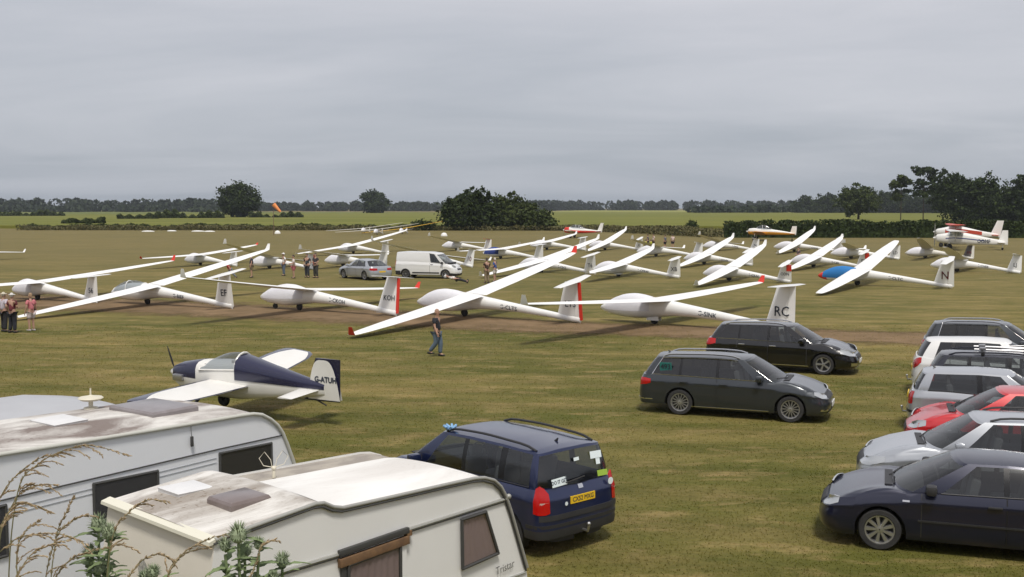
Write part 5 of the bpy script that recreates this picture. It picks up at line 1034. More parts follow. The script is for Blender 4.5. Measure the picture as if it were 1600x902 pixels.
CREAM = mat('cream_front_panel', (.72, .68, .60), .5, noise=(2, .4, (.62, .58, .50))); TRIMC = mat('grey_awning_rail', (.36, .36, .33), .5, metal=.3); TRIMD = mat('dark_seal', (.05, .05, .048), .6)
CWIN = mat('caravan_window_acrylic', (.030, .030, .032), .18, coat=.3); CURT = mat('pink_brown_curtain', (.42, .34, .34), .9, bump=(9, .3)); WOOD = mat('weathered_brown_wood', (.20, .115, .055), .8, noise=(9, .8, (.09, .05, .03)))
SKYL = mat('brown_skylight', (.16, .125, .115), .35, coat=.4, noise=(4, .6, (.24, .20, .19))); SKYG = mat('grey_skylight', (.24, .215, .22), .35, coat=.4, noise=(4, .6, (.15, .13, .125))); VENTW = mat('white_roof_vent', (.70, .70, .70), .5, noise=(9, .5, (.58, .58, .58)))
def caravan(name, label, loc, hd_, prof, y0, y1, sidem, roofm, crown=.05):
    """prof: side outline (x, z) from front bottom over the roof to rear bottom; y0 far wall, y1 near wall"""
    root = empty(name, loc, R(hd_)); tag(root, label, 'caravan')
    for y, nm in ((y0, 'side_wall'), (y1, 'side_wall')):
        s_ = MB(); k = len(prof); c_ = (sum(p[0] for p in prof) / k, .9)
        s_.add([(x, y, z) for x, z in prof] + [(x, y - .02 * (1 if y == y1 else -1) * -1, z) for x, z in prof], [tuple(range(k)), tuple(reversed(range(k, 2 * k)))]); s_.build(nm, sidem, root, None)
    return root
def skin(prof, y0, y1, crown, ny=9, pick=None):
    b_ = MB(); rg = []
    for x, z in prof:
        row = []
        for j in range(ny + 1):
            t = j / ny; row.append(Vector((x, y0 + (y1 - y0) * t, z + crown * (1 - (2 * t - 1) ** 2))))
        rg.append(row)
    b_.loft(rg, 0, False, False); return b_
def window(root, cols, y, name='window', paned=CWIN, curtain=None, r_=.03, frame_m=TRIMD):
    """cols: four corners (x, z) on the wall plane y; frame, pane and curtain"""
    w_ = empty(name, (0, 0, 0)); w_.parent = root
    P4 = [Vector((x, y - .034 if curtain else y - .012, z)) for x, z in cols]; cc = sum(P4, Vector()) / 4
    f = MB(); ring = P4 + [P4[0]]
    for a, b in zip(ring, ring[1:]): f.tube([a, b], .018, 6)
    for a in P4: f.ball(a, .02, 0, 6, 4)
    f.build('frame', frame_m, w_)
    g_ = MB(); g_.add([v + Vector((0, -.004, 0)) for v in P4], [(0, 1, 2, 3)]); g_.build('pane', glass('caravan_pane', (.72, .70, .70)) if curtain else paned, w_, None)
    if curtain:
        c_ = MB(); n = 26; rows = []
        for k in range(n + 1):
            t = k / n; a = P4[0].lerp(P4[1], t); b = P4[3].lerp(P4[2], t); dy = .007 * math.sin(k * 1.9) + .014; rows.append([a + Vector((0, dy, 0)), a.lerp(b, .5) + Vector((0, dy, 0)), b + Vector((0, dy, 0))])
        c_.loft(rows, 0, False, False); c_.build('curtain', curtain, w_, 60)
    return w_
def slab(root, quad, z, h, m, name, top=.86):
    q = [Vector((x, y, 0)) for x, y in quad]; cc = sum(q, Vector()) / 4; b_ = MB()
    b_.loft([[v + Vector((0, 0, z)) for v in q], [v + Vector((0, 0, z + h * .6)) for v in q], [cc + (v - cc) * (top + .07) + Vector((0, 0, z + h * .92)) for v in q], [cc + (v - cc) * top + Vector((0, 0, z + h)) for v in q]], 0, True, True); return b_.build(name, m, root, 30)
# --- foreground caravan
TX = (-4.02, 10.34, 0); TP_F = [(.30, .45), (-.02, 1.15), (-.06, 1.75), (.03, 2.36)]; TP_R = [(.03, 2.40), (.12, 2.41), (.44, 2.44), (.8, 2.475), (1.06, 2.50), (1.16, 2.49), (1.27, 2.43), (1.38, 2.40), (2.0, 2.385), (2.74, 2.37), (3.1, 2.36), (3.25, 2.34), (3.40, 2.285), (3.50, 2.20), (3.58, 2.08)]; TP_B = [(3.66, 1.90), (3.92, 1.21), (3.98, .9), (3.9, .45)]
Y0, Y1 = -.18, -2.05
car1 = caravan('caravan', 'old cream and white caravan with brown skylight in the foreground, lettered Tristar', TX, 46.9, TP_F + TP_R + TP_B, Y0, Y1, SIDEW, ROOF2)
b_ = skin(TP_R[:7], Y0, Y1, .03); b_.build('front_roof', ROOF2, car1, 40)
b_ = skin(TP_R[6:], -.62, Y1, .035); b_.build('rear_roof', ROOF3, car1, 40)
b_ = skin([(x, z - .02) for x, z in TP_R[6:]], Y0, -.625, .01, 4); b_.build('roof_edge_strip', BEIGE, car1, 40)
b_ = skin(TP_R[-1:] + TP_B, Y0, Y1, .0); b_.build('rear_panel', SIDEW, car1, 40)
b_ = skin(TP_F, Y0, Y1, .0); b_.build('front_panel', CREAM, car1, 40)
b_ = MB()
for k in range(17): z = 1.02 + k * .042; x = np.interp(z, [.45, 1.15, 1.75, 2.36], [.30, -.02, -.06, .03]); b_.tube([(x - .004, Y0 + .05, z), (x - .004, Y1 - -.05, z)], .009, 5)
o = b_.build('front_ribbing', CREAM, car1); o['kind'] = 'stuff'
b_ = MB(); b_.loft([[Vector((-.035, y, 2.375)), Vector((-.03, y, 2.405)), Vector((.06, y, 2.43)), Vector((.08, y, 2.38))] for y in np.linspace(Y0 + .02, Y1 - .02, 6)], 0, True, True); b_.build('front_roof_lip', mat('cream_lip', (.68, .66, .55), .5), car1, 40)
edge = [Vector((x, Y1 - .015, z + .012)) for x, z in TP_R + TP_B[:2]]
b_ = MB(); b_.tube(edge, .020, 7); b_.build('awning_rail', TRIMC, car1, 60); b_ = MB(); b_.tube([v + Vector((-.02, -.006, -.03)) for v in edge], .011, 6); b_.build('rail_seal', TRIMD, car1, 60)
b_ = MB(); b_.tube([(.0, Y1 - .01, 1.97), (1.31, Y1 - .01, 1.98), (2.2, Y1 - .01, 2.03), (3.6, Y1 - .01, 2.06)], .02, 7); b_.build('waist_rail', TRIMC, car1)
b_ = MB(); b_.tube([(.0, Y1 - .014, 1.945), (1.31, Y1 - .014, 1.955), (2.2, Y1 - .014, 2.005), (3.6, Y1 - .014, 2.035)], .008, 5); b_.build('rail_seal', TRIMD, car1)
b_ = MB(); b_.tube([(0, Y1 - .008, 1.13), (1.3, Y1 - .008, 1.15), (3.9, Y1 - .008, 1.17)], .012, 6); b_.build('waist_rail', TRIMC, car1)
window(car1, [(2.90, 1.98), (3.25, 1.99), (3.44, 1.50), (2.91, 1.46)], Y1, curtain=CURT)
window(car1, [(1.42, 1.86), (2.06, 1.90), (2.06, 1.2), (1.42, 1.2)], Y1, curtain=CURT)
b_ = MB(); b_.box((1.74, Y1 - .03, 1.92), (.86, .05, .085), 0, Matrix.Rotation(-.045, 3, 'Y'), .012); b_.build('wooden_lintel', WOOD, car1)
b_ = MB(); b_.box((1.74, Y1 - .03, 2.015), (.86, .045, .06), 0, Matrix.Rotation(-.045, 3, 'Y'), .01); b_.build('lintel_seal', TRIMD, car1)
b_ = MB(); b_.box((2.17, Y1 - .025, 2.0), (.06, .05, .05)); b_.build('bracket', WOOD, car1)
b_ = MB(); b_.box((1.37, Y1 - .02, 1.55), (.05, .03, .7)); b_.build('door_post', TRIMD, car1)
b_ = MB(); b_.box((2.11, Y1 - .018, 1.55), (.07, .02, .7)); b_.build('door_post', SIDEW, car1)
lettering('Tristar', .125, frame((3.56, Y1 - .024, 1.31), (1, 0, .10), (.2, 0, 1)), mat('grey_script', (.10, .10, .10), .5), car1, 'model_script', .85)
slab(car1, [(.42, -.42), (.80, -.42), (.80, -.80), (.42, -.80)], 2.455, .045, VENTW, 'roof_vent', .97)
slab(car1, [(.48, -1.20), (.92, -1.16), (.92, -1.58), (.48, -1.60)], 2.47, .075, SKYL, 'skylight')
b_ = MB(); b_.ball((3.62, Y1 - .02, 2.08), .03); b_.build('marker_lamp', TRIMC, car1)
# crest on the front panel
b_ = MB(); pts_ = [Vector((-.075, -1.02 + .085 * math.cos(a), 1.93 + .11 * math.sin(a))) for a in [2 * math.pi * k / 16 for k in range(16)]]; b_.add(pts_, [tuple(range(16))]); b_.build('crest', mat('crest_print', (.50, .49, .45), .6, noise=(38, .95, (.10, .10, .11))), car1, None)
# small television aerial standing on the edge strip
ar = MB(); ar.tube([(0, 0, 0), (0, 0, .10)], [.035, .025], 8); ar.ball((0, 0, .13), (.045, .045, .03)); an = empty('tv_aerial', (0, 0, 0)); M_ = Matrix.Rotation(R(46.9), 4, 'Z'); pp = M_ @ Vector((1.66, -.55, 0)); an.location = (TX[0] + pp.x, TX[1] + pp.y, 2.385); an.rotation_euler = (0, 0, R(20)); an.scale = (.62, .62, .8); tag(an, 'small cream television aerial with wire loops on the foreground caravan', 'aerial')
ar.build('base', mat('cream_plastic', (.62, .58, .47), .5), an)
for sg in (1, -1):
    b_ = MB(); b_.tube([(.02 * sg, 0, .14), (.17 * sg, 0, .17), (.24 * sg, 0, .27), (.15 * sg, 0, .35), (.05 * sg, 0, .24), (.03 * sg, 0, .15)], .006, 5); b_.build('wire_loop', mat('cream_plastic', (0, 0, 0)), an)
# --- larger caravan to its left
SX = (-7.72, 11.88, 0)
SP_F = [(.25, .45), (.0, 1.3), (.1, 2.2)]; SP_R = [(.22, 2.42), (.4, 2.53), (.98, 2.55), (2.56, 2.50), (4.3, 2.455), (4.47, 2.445), (4.62, 2.41), (4.76, 2.33), (4.88, 2.23), (4.97, 2.11)]; SP_B = [(5.06, 1.92), (5.16, 1.68), (5.3, 1.2), (5.25, .45)]
car2 = caravan('caravan', 'large pale caravan with brown-stained roof behind the foreground caravan', SX, 54.3, SP_F + SP_R + SP_B, 0, -2.05, SIDEB, ROOF1)
skin(SP_R, 0, -2.05, .045).build('roof', ROOF1, car2, 40); skin(SP_F, 0, -2.05, 0).build('front_panel', SIDEB, car2, 40); skin(SP_R[-1:] + SP_B, 0, -2.05, 0).build('rear_panel', SIDEB, car2, 40)
edge = [Vector((x, -2.065, z + .012)) for x, z in SP_R + SP_B[:3]]
b_ = MB(); b_.tube(edge, .026, 7); b_.build('awning_rail', mat('pale_awning_rail', (.50, .50, .45), .5), car2, 60)
b_ = MB(); b_.tube([(.1, -2.058, 2.05), (1.41, -2.058, 2.07), (3.89, -2.058, 2.09), (5.0, -2.058, 2.085)], .009, 5); b_.build('panel_line', TRIMD, car2)
for dz in (.06, .12): b_ = MB(); b_.tube([(.1, -2.055, 2.0 - dz), (3.85, -2.055, 2.04 - dz)], .004, 4); b_.build('panel_line', mat('grey_line', (.30, .32, .34), .6), car2)
window(car2, [(3.90, 2.03), (4.77, 2.01), (4.77, 1.45), (3.90, 1.45)], -2.05); window(car2, [(2.08, 2.01), (2.95, 1.99), (2.95, 1.45), (2.08, 1.45)], -2.05); window(car2, [(.45, 2.0), (1.02, 2.0), (1.02, 1.45), (.45, 1.45)], -2.05)
slab(car2, [(3.34, -.52), (4.05, -.5), (4.05, -1.46), (3.34, -1.46)], 2.50, .085, SKYG, 'skylight', .88)
slab(car2, [(2.18, -.60), (2.64, -.58), (2.62, -1.14), (2.16, -1.16)], 2.53, .05, VENTW, 'roof_vent', .96)
b_ = MB(); b_.tube([(3.45, -2.07, 2.46), (3.45, -2.08, 2.33)], .004, 4); b_.box((3.45, -2.085, 2.27), (.035, .03, .13), 0, None, .008); b_.build('cable_plug', TRIMD, car2)
b_ = MB(); b_.box((1.6, -.05, 2.58), (.07, .07, .1), 0, None, .01); b_.build('flue', DARKM, car2)
an = empty('dish_aerial', (0, 0, 0)); M_ = Matrix.Rotation(R(54.3), 4, 'Z'); pp = M_ @ Vector((3.33, -.12, 0)); an.location = (SX[0] + pp.x, SX[1] + pp.y, 2.49); tag(an, 'flat cream saucer aerial on the stained caravan roof', 'aerial')
b_ = MB(); b_.lathe([(.10, 0), (.09, .02), (.03, .03), (.03, .1)], (0, 0, 0), 'Z', 14); b_.build('mount', MATS['cream_plastic'], an); b_ = MB(); b_.lathe([(.01, .10), (.12, .115), (.165, .145), (.15, .16), (.05, .175), (.012, .19), (.01, .28)], (0, 0, 0), 'Z', 22); b_.build('saucer', MATS['cream_plastic'], an)
# --- third caravan at the left edge
car3 = caravan('caravan', 'grey-roofed caravan at the left edge, farthest of the three', SX, 54.3, [(1.0, .45), (.8, 1.3), (.95, 2.2), (1.2, 2.36), (4.0, 2.30), (4.5, 2.22), (4.8, 2.02), (5.0, 1.6), (5.2, .6)], 2.7, .65, SIDEB, ROOF1)
skin([(.95, 2.2), (1.2, 2.36), (4.0, 2.30), (4.5, 2.22), (4.8, 2.02), (5.0, 1.6), (5.2, .6)], 2.7, .65, .05).build('roof', mat('pale_grey_roof', (.42, .43, .45), .5, noise=(1.2, .5, (.34, .34, .36))), car3, 40)
b_ = MB(); b_.tube([(1.2, .635, 2.37), (4.0, .635, 2.31), (4.5, .635, 2.23), (4.8, .635, 2.03)], .02, 6); b_.build('awning_rail', TRIMC, car3, 60)
b_ = MB(); b_.box((3.2, .63, 1.95), (.28, .02, .10), 0, None, .01); b_.build('vent_grille', VENTW, car3)

# ------------------------------------------------------------ people
_skin = {}
def skin_mesh(key, verts, edges, radii, lvl=2):
    if key in _skin: return _skin[key]
    me = bpy.data.meshes.new('figure'); me.from_pydata(verts, edges, []); o = bpy.data.objects.new('figure', me); COL.objects.link(o)
    md = o.modifiers.new('s', 'SKIN'); md.use_smooth_shade = True; md.branch_smoothing = .6
    for i, r_ in enumerate(radii): me.skin_vertices[0].data[i].radius = r_ if isinstance(r_, tuple) else (r_, r_)
    me.skin_vertices[0].data[0].use_root = True
    ss = o.modifiers.new('u', 'SUBSURF'); ss.levels = lvl; ss.render_levels = lvl
    dg = bpy.context.evaluated_depsgraph_get(); out = bpy.data.meshes.new_from_object(o.evaluated_get(dg)); bpy.data.objects.remove(o); bpy.data.meshes.remove(me)
    out.polygons.foreach_set('use_smooth', [True] * len(out.polygons)); _skin[key] = out; return out
POSE = {
    'stand': dict(sh=.17, el=[(-.03, .25, 1.13), (-.03, -.25, 1.13)], wr=[(.04, .27, .88), (.04, -.27, .88)], kn=[(.02, .10, .50), (.02, -.10, .50)], an=[(-.02, .11, .09), (-.02, -.11, .09)]),
    'pockets': dict(sh=.17, el=[(-.08, .29, 1.14), (-.08, -.29, 1.14)], wr=[(.06, .22, .93), (.06, -.22, .93)], kn=[(.03, .11, .50), (.0, -.10, .50)], an=[(.02, .13, .09), (-.04, -.11, .09)]),
    'arms_front': dict(sh=.17, el=[(.02, .24, 1.13), (.02, -.24, 1.13)], wr=[(.24, .12, 1.08), (.24, -.10, 1.10)], kn=[(.02, .10, .50), (.02, -.10, .50)], an=[(-.02, .12, .09), (-.02, -.12, .09)]),
    'walk': dict(sh=.17, el=[(-.10, .23, 1.14), (.03, -.23, 1.13)], wr=[(-.02, .26, .90), (.14, -.25, .90)], kn=[(.10, .09, .50), (.02, -.09, .52)], an=[(.08, .09, .09), (-.26, -.09, .17)]),
}
def person(label, x, y, face, pose='stand', hgt=1.75, top=(.5, .5, .5), bottom=(.05, .05, .06), shorts=False, hair=(.06, .045, .035), hat=None, skin_c=(.42, .25, .18), shoes=(.02, .02, .02), sleeve=True, vest=None, group='people on the airfield', fingers=False, z=0.0, tilt=None, bag=False):
    s = hgt / 1.75; q = POSE[pose]; root = empty('person', (x, y, z), R(face)); root.scale = (s, s, s); tag(root, label, 'person', group)
    if tilt: root.rotation_euler = (tilt[0], tilt[1], R(face))
    V = [(0, 0, .96), (0, 0, 1.12), (0, 0, 1.30), (0, 0, 1.43), (.015, 0, 1.50), (.03, 0, 1.575), (.03, 0, 1.66), (.02, 0, 1.735)]; E_ = [(i, i + 1) for i in range(7)]; Rr = [(.145, .105), (.135, .10), (.155, .11), (.075, .07), (.052, .052), (.070, .078), (.078, .090), (.045, .05)]
    for k, sg in ((0, 1), (1, -1)):
        b0 = len(V); V += [(0, sg * q['sh'], 1.405), q['el'][k], q['wr'][k]]; hd_ = Vector(q['wr'][k]) - Vector(q['el'][k]); hd_.normalize(); V += [tuple(Vector(q['wr'][k]) + hd_ * .08)]; E_ += [(2, b0), (b0, b0 + 1), (b0 + 1, b0 + 2), (b0 + 2, b0 + 3)]; Rr += [.062, .044, .031, (.042, .026)]
    for k, sg in ((0, 1), (1, -1)):
        b0 = len(V); a = Vector(q['an'][k]); V += [(0, sg * .095, .88), q['kn'][k], tuple(a), tuple(a + Vector((.14, sg * .02, -.045)))]; E_ += [(0, b0), (b0, b0 + 1), (b0 + 1, b0 + 2), (b0 + 2, b0 + 3)]; Rr += [.095, .062, .043, .038]
    bm_ = skin_mesh(('body', pose), V, E_, Rr)
    sk = mat('skin_%d' % int(skin_c[0] * 100), skin_c, .6)
    def put(me, name, m_):
        o = link(name, me, root)
        if not me.materials: me.materials.append(None)
        o.material_slots[0].link = 'OBJECT'; o.material_slots[0].material = m_; return o
    put(bm_, 'body', sk)
    cm = lambda c_: mat('cloth_%02d_%02d_%02d' % tuple(int(v * 99) for v in c_), c_, .9, noise=(14, .5, tuple(v * .7 for v in c_)))
    # shirt
    V2 = [(0, 0, .93), (0, 0, 1.12), (0, 0, 1.30), (.0, 0, 1.43)]; E2 = [(0, 1), (1, 2), (2, 3)]; R2 = [(.190, .148), (.180, .145), (.195, .150), (.09, .085)]
    for k, sg in ((0, 1), (1, -1)):
        b0 = len(V2); sh = Vector((0, sg * q['sh'], 1.405)); el = Vector(q['el'][k]); V2 += [tuple(sh), tuple(sh.lerp(el, .72))]; E2 += [(2, b0), (b0, b0 + 1)]; R2 += [.086, .074]
    put(skin_mesh(('shirt', pose), V2, E2, R2), 'shirt', cm(top))
    # trousers or shorts
    V3 = [(0, 0, .96)]; E3 = []; R3 = [(.182, .138)]
    for k, sg in ((0, 1), (1, -1)):
        b0 = len(V3); hp = Vector((0, sg * .095, .86)); kn = Vector(q['kn'][k]); an_ = Vector(q['an'][k])
        if shorts: V3 += [tuple(hp), tuple(hp.lerp(kn, .85))]; E3 += [(0, b0), (b0, b0 + 1)]; R3 += [.125, .108]
        else: V3 += [tuple(hp), tuple(kn), tuple(an_ + Vector((0, 0, .01)))]; E3 += [(0, b0), (b0, b0 + 1), (b0 + 1, b0 + 2)]; R3 += [.125, .096, .078]
    put(skin_mesh(('trousers', pose, shorts), V3, E3, R3), 'trousers', cm(bottom))
    for k, sg in ((0, 1), (1, -1)):
        a = Vector(q['an'][k]); b_ = MB(); b_.loft([[a + Vector((dx_, sg * .01 + w_ * math.cos(t), -.045 + h_ * math.sin(t))) for t in [2 * math.pi * j / 10 for j in range(10)]] for dx_, w_, h_ in ((-.09, .02, .02), (-.07, .042, .042), (.03, .048, .045), (.13, .05, .032), (.19, .035, .022), (.20, .01, .01))], 0, True, True); b_.build('shoe', mat('shoe_%d' % int(shoes[0] * 99), shoes, .7), root, 60)
    # face: nose, ears, eyes, mouth ; hair or hat
    f = MB(); f.tube([(.115, 0, 1.645), (.135, 0, 1.61), (.112, 0, 1.60)], [.010, .018, .012], 6); f.build('nose', sk, root)
    for sg in (1, -1):
        f = MB(); f.ball((.02, sg * .086, 1.625), (.022, .012, .034), 0, 8, 5); f.build('ear', sk, root); f = MB(); f.ball((.106, sg * .034, 1.650), (.009, .014, .008), 0, 6, 4); f.build('eye', INK, root)
    f = MB(); f.box((.104, 0, 1.565), (.012, .05, .010)); f.build('mouth', mat('lips', (.28, .11, .10), .6), root)
    b_ = MB(); rg = []
    for i in range(6):
        th = i / 5 * R(88); zz = 1.665 + .100 * math.sin(th); rad = math.cos(th); rg.append([Vector((.012 + (.098 if math.cos(t) < 0 else .086) * rad * math.cos(t) - .004, .086 * rad * math.sin(t), zz - (.07 if (math.cos(t) < .2 and i == 0) else 0))) for t in [2 * math.pi * j / 14 for j in range(14)]])
    b_.loft(rg, 0, True, True); ho_ = b_.build('hair' if not hat else 'hat_crown', mat('hair_%d' % int(hair[0] * 200), hair, .8) if not hat else cm(hat), root, 60)
    if hat: b_ = MB(); b_.lathe([(.085, 0), (.15, -.012), (.15, -.004), (.085, .012)], (.02, 0, 1.685), 'Z', 16); b_.build('hat_brim', cm(hat), root)
    if vest:
        put(skin_mesh(('vest', pose), [(0, 0, .98), (0, 0, 1.14), (0, 0, 1.30), (0, 0, 1.42)], [(0, 1), (1, 2), (2, 3)], [(.18, .135), (.168, .13), (.188, .138), (.10, .09)]), 'vest', cm(vest))
    # separate fingers, slightly curled
    for k, sg in ((0, 1), (1, -1)):
        w_ = Vector(q['wr'][k]); d_ = (w_ - Vector(q['el'][k])).normalized(); pal = w_ + d_ * .09; side = Vector((1, 0, 0)) - d_ * d_.x; side.normalize(); inn = d_.cross(side); b_ = MB()
        for j in range(4):
            o_ = pal + side * (.030 - .020 * j); l = (.072, .080, .075, .058)[j]; b_.tube([o_, o_ + d_ * l * .55 + inn * .004 * sg, o_ + d_ * l * .95 + inn * .022 * sg], [.009, .0085, .007], 5)
        o_ = w_ + d_ * .03 + side * .030; b_.tube([o_, o_ + side * .022 + d_ * .03, o_ + side * .026 + d_ * .065], [.011, .010, .008], 5); oo = b_.build('fingers', sk, root); oo['kind'] = 'stuff'
    if bag:
        b_ = MB(); b_.tube([(-.02, .13, 1.45), (.13, 0, 1.25), (.10, -.17, 1.0), (0, -.22, .95), (-.13, -.05, 1.2), (-.03, .13, 1.46)], .016, 5); b_.box((.02, -.23, .92), (.16, .06, .14), 0, None, .02); b_.build('shoulder_bag', cm((.06, .03, .025)), root)
    return root
person('bald man in dark navy T-shirt and faded jeans walking past a wing tip', -2.62, 37.76, -25, 'walk', 1.66, (.02, .022, .03), (.10, .14, .19), hair=(.34, .21, .15), skin_c=(.40, .23, .16))
person('visitor in pale shirt, dark trousers and cream sun hat at the left edge', -21.25, 45.3, 60, 'pockets', 1.66, (.50, .45, .50), (.025, .025, .03), hat=(.55, .50, .40))
person('visitor in dark red shirt, black trousers and white cap, back turned', -20.72, 44.9, 75, 'arms_front', 1.66, (.14, .025, .035), (.02, .022, .028), hat=(.6, .58, .56))
person('visitor in pink top and pale shorts carrying a dark shoulder bag', -20.25, 45.6, 150, 'stand', 1.60, (.55, .18, .20), (.60, .52, .52), shorts=True, hair=(.30, .20, .12), bag=True, shoes=(.4, .38, .36))
person('person in white T-shirt, white cap and jeans behind glider EF', -17.35, 82.6, 210, 'pockets', 1.75, (.70, .68, .66), (.10, .13, .18), hat=(.75, .74, .72))
person('person in white T-shirt and red patterned shorts', -16.0, 79.6, 200, 'arms_front', 1.72, (.68, .62, .58), (.42, .12, .14), shorts=True, hair=(.04, .03, .025))
person('person in dark blue overalls, left of the pair by the silver hatchback', -15.2, 80.6, 250, 'pockets', 1.78, (.035, .04, .05), (.035, .04, .045), hair=(.05, .04, .03))
person('person in dark clothing with dark green trousers, right of the pair by the silver hatchback', -14.45, 80.0, 240, 'arms_front', 1.84, (.04, .035, .04), (.05, .05, .045), hair=(.07, .05, .04))
person('person in navy shirt and khaki shorts half hidden behind the raised wing of EF', -19.3, 80.5, 190, 'stand', 1.78, (.03, .035, .06), (.20, .16, .10), shorts=True)
person('person bending in a bright red top behind the wing of EF', -20.35, 80.2, 200, 'stand', 1.5, (.52, .03, .04), (.20, .22, .26), tilt=(0, R(35)))
person('person in dark brown shirt and khaki trousers right of the van', -1.72, 74.4, 120, 'arms_front', 1.75, (.05, .028, .022), (.25, .19, .12), hair=(.05, .035, .03))
person('person in royal blue shirt and white shorts right of the van', -1.2, 76.0, 160, 'arms_front', 1.68, (.04, .09, .30), (.66, .62, .58), shorts=True, hair=(.5, .45, .40))
o = person('person in white shirt lying propped on the grass in front of the van', -3.0, 74.1, 15, 'stand', 1.7, (.72, .71, .68), (.03, .032, .04), hat=(.75, .74, .72), tilt=(0, R(-76)), z=.13)
far = [(1012, 388, 'person in dark top with dark shorts, leftmost of the distant group', (.05, .05, .07), (.03, .03, .04), None), (1021, 387, 'person in white T-shirt and black shorts in the distant group', (.62, .55, .50), (.03, .03, .03), None), (1039, 389, 'person in grey and black standing in the distant group', (.10, .12, .15), (.02, .02, .025), None), (1051, 388, 'person in pale pink T-shirt and dark shorts, rightmost of the distant group', (.60, .48, .44), (.04, .04, .06), None)]
for px, py, lab, t_, b2, v in far:
    yy = 1700 * 5.2 / (py - 324); person(lab, (px - 800) / 1700 * yy, yy, 80 + px % 7 * 20, ('pockets', 'stand', 'arms_front')[px % 3], 1.78, t_, b2, shorts=True, group='people on the airfield')
for px, py, lab in [(1009, 391, 'person in bright yellow vest sitting, left of the two in yellow'), (1017, 391, 'person in bright yellow vest sitting, right of the two in yellow')]:
    yy = 1700 * 5.2 / (py - 324); person(lab, (px - 800) / 1700 * yy, yy, 100, 'arms_front', 1.3, (.5, .55, .05), (.03, .03, .03), vest=(.55, .62, .04))
person('person in dark brown jacket standing behind the cockpit of a glider', 25.2, 95.6, 200, 'arms_front', 1.72, (.10, .075, .07), (.05, .045, .05))
person('person in red top crouching at the tail of glider LD', 38.6, 110.5, 200, 'arms_front', 1.1, (.35, .07, .05), (.12, .05, .04))

# ------------------------------------------------------------ foreground thistles and seeding grasses on the bank
TH = leafmat('thistle_green', (.09, .13, .055), (.24, .30, .15)); THH = leafmat('thistle_head', (.15, .20, .11), (.32, .36, .24)); STRAW = leafmat('seed_straw', (.22, .16, .09), (.46, .36, .23)); STEM = mat('grass_stem', (.15, .14, .06), .8)
def thistle(label, x, y, heads, seed):
    rnd = random.Random(seed); g0 = bank_h(y); root = empty('thistle', (x, y, g0 - .02)); tag(root, label, 'thistle')
    for hx, hy, hz, sc in heads:
        hz = hz - g0; st_ = MB(); base = (hx * .25, hy * .25, 0); st_.tube([base, (hx * .6, hy * .6, hz * .55), (hx, hy, hz - .03)], [.008, .006, .005], 7); so = st_.build('stem', TH, root)
        b_ = MB(); b_.ball((hx, hy, hz), (.021 * sc, .021 * sc, .021 * sc), 0, 10, 7)
        for k in range(130):
            a = rnd.random() * 6.28; e = rnd.uniform(-.5, 1.2); d = Vector((math.cos(a) * math.cos(e), math.sin(a) * math.cos(e), math.sin(e))); c_ = Vector((hx, hy, hz)); t_ = Vector((-d.y, d.x, 0)).normalized() * .0028; b_.add([c_ + d * .016 * sc - t_, c_ + d * .016 * sc + t_, c_ + d * .036 * sc + Vector((0, 0, .004))], [(0, 1, 2)])
        b_.build('flower_head', THH, root, None)
        for k in range(26):
            t = rnd.uniform(.30, 1.0); p0 = Vector((hx, hy, hz)) * t + Vector(base) * (1 - t); a = rnd.random() * 6.28; l = rnd.uniform(.07, .13) * (1.3 - .45 * t); d = Vector((math.cos(a), math.sin(a), rnd.uniform(.15, .9))).normalized(); sd = d.cross(Vector((0, 0, 1))).normalized(); lf = MB(); n = 6; ctr = []
            for j in range(n + 1): u = j / n; ctr.append(p0 + d * l * u + Vector((0, 0, -.035 * u * u)))
            vs = []; fs = []
            for j in range(n + 1):
                u = j / n; w_ = .0125 * math.sin(math.pi * min(1, .15 + u * .85)) * (1.5 if j % 2 else .65); vs += [ctr[j] + sd * w_, ctr[j] + Vector((0, 0, -.003)), ctr[j] - sd * w_]
            for j in range(n): fs += [(3 * j, 3 * j + 1, 3 * j + 4, 3 * j + 3), (3 * j + 1, 3 * j + 2, 3 * j + 5, 3 * j + 4)]
            lf.add(vs, fs); lf.build('leaf', TH, root, None)
    return root
def pt(u, v, y):
    """a place on the bank's plants: distance y, seen direction (u, v)"""
    k = 1700 / y; return ((u - 800) / k, 5.2 - (v - 324) / k)
def th_at(label, y, spots, seed):
    c0 = pt(spots[0][0], spots[0][1], y); hs_ = []
    for u, v, sc in spots: a = pt(u, v, y); hs_.append((a[0] - c0[0], random.uniform(-.06, .06), a[1], sc))
    thistle(label, c0[0], y, hs_, seed)
th_at('thistle with two green heads in front of the foreground caravan, left of its crest', 3.7, [(134, 824, 1.25), (160, 830, 1.15), (118, 872, 1.0), (140, 893, 1.0)], 3)
th_at('large spiny thistle in front of the near corner of the foreground caravan', 3.6, [(370, 828, 1.35), (345, 850, .9), (400, 846, .8), (368, 868, 1.1)], 5)
th_at('small thistle head right of the large thistle', 3.6, [(432, 880, 1.0), (425, 896, .7)], 8)
th_at('low thistle below the crest of the foreground caravan', 3.8, [(232, 892, 1.0), (215, 902, .8)], 11)
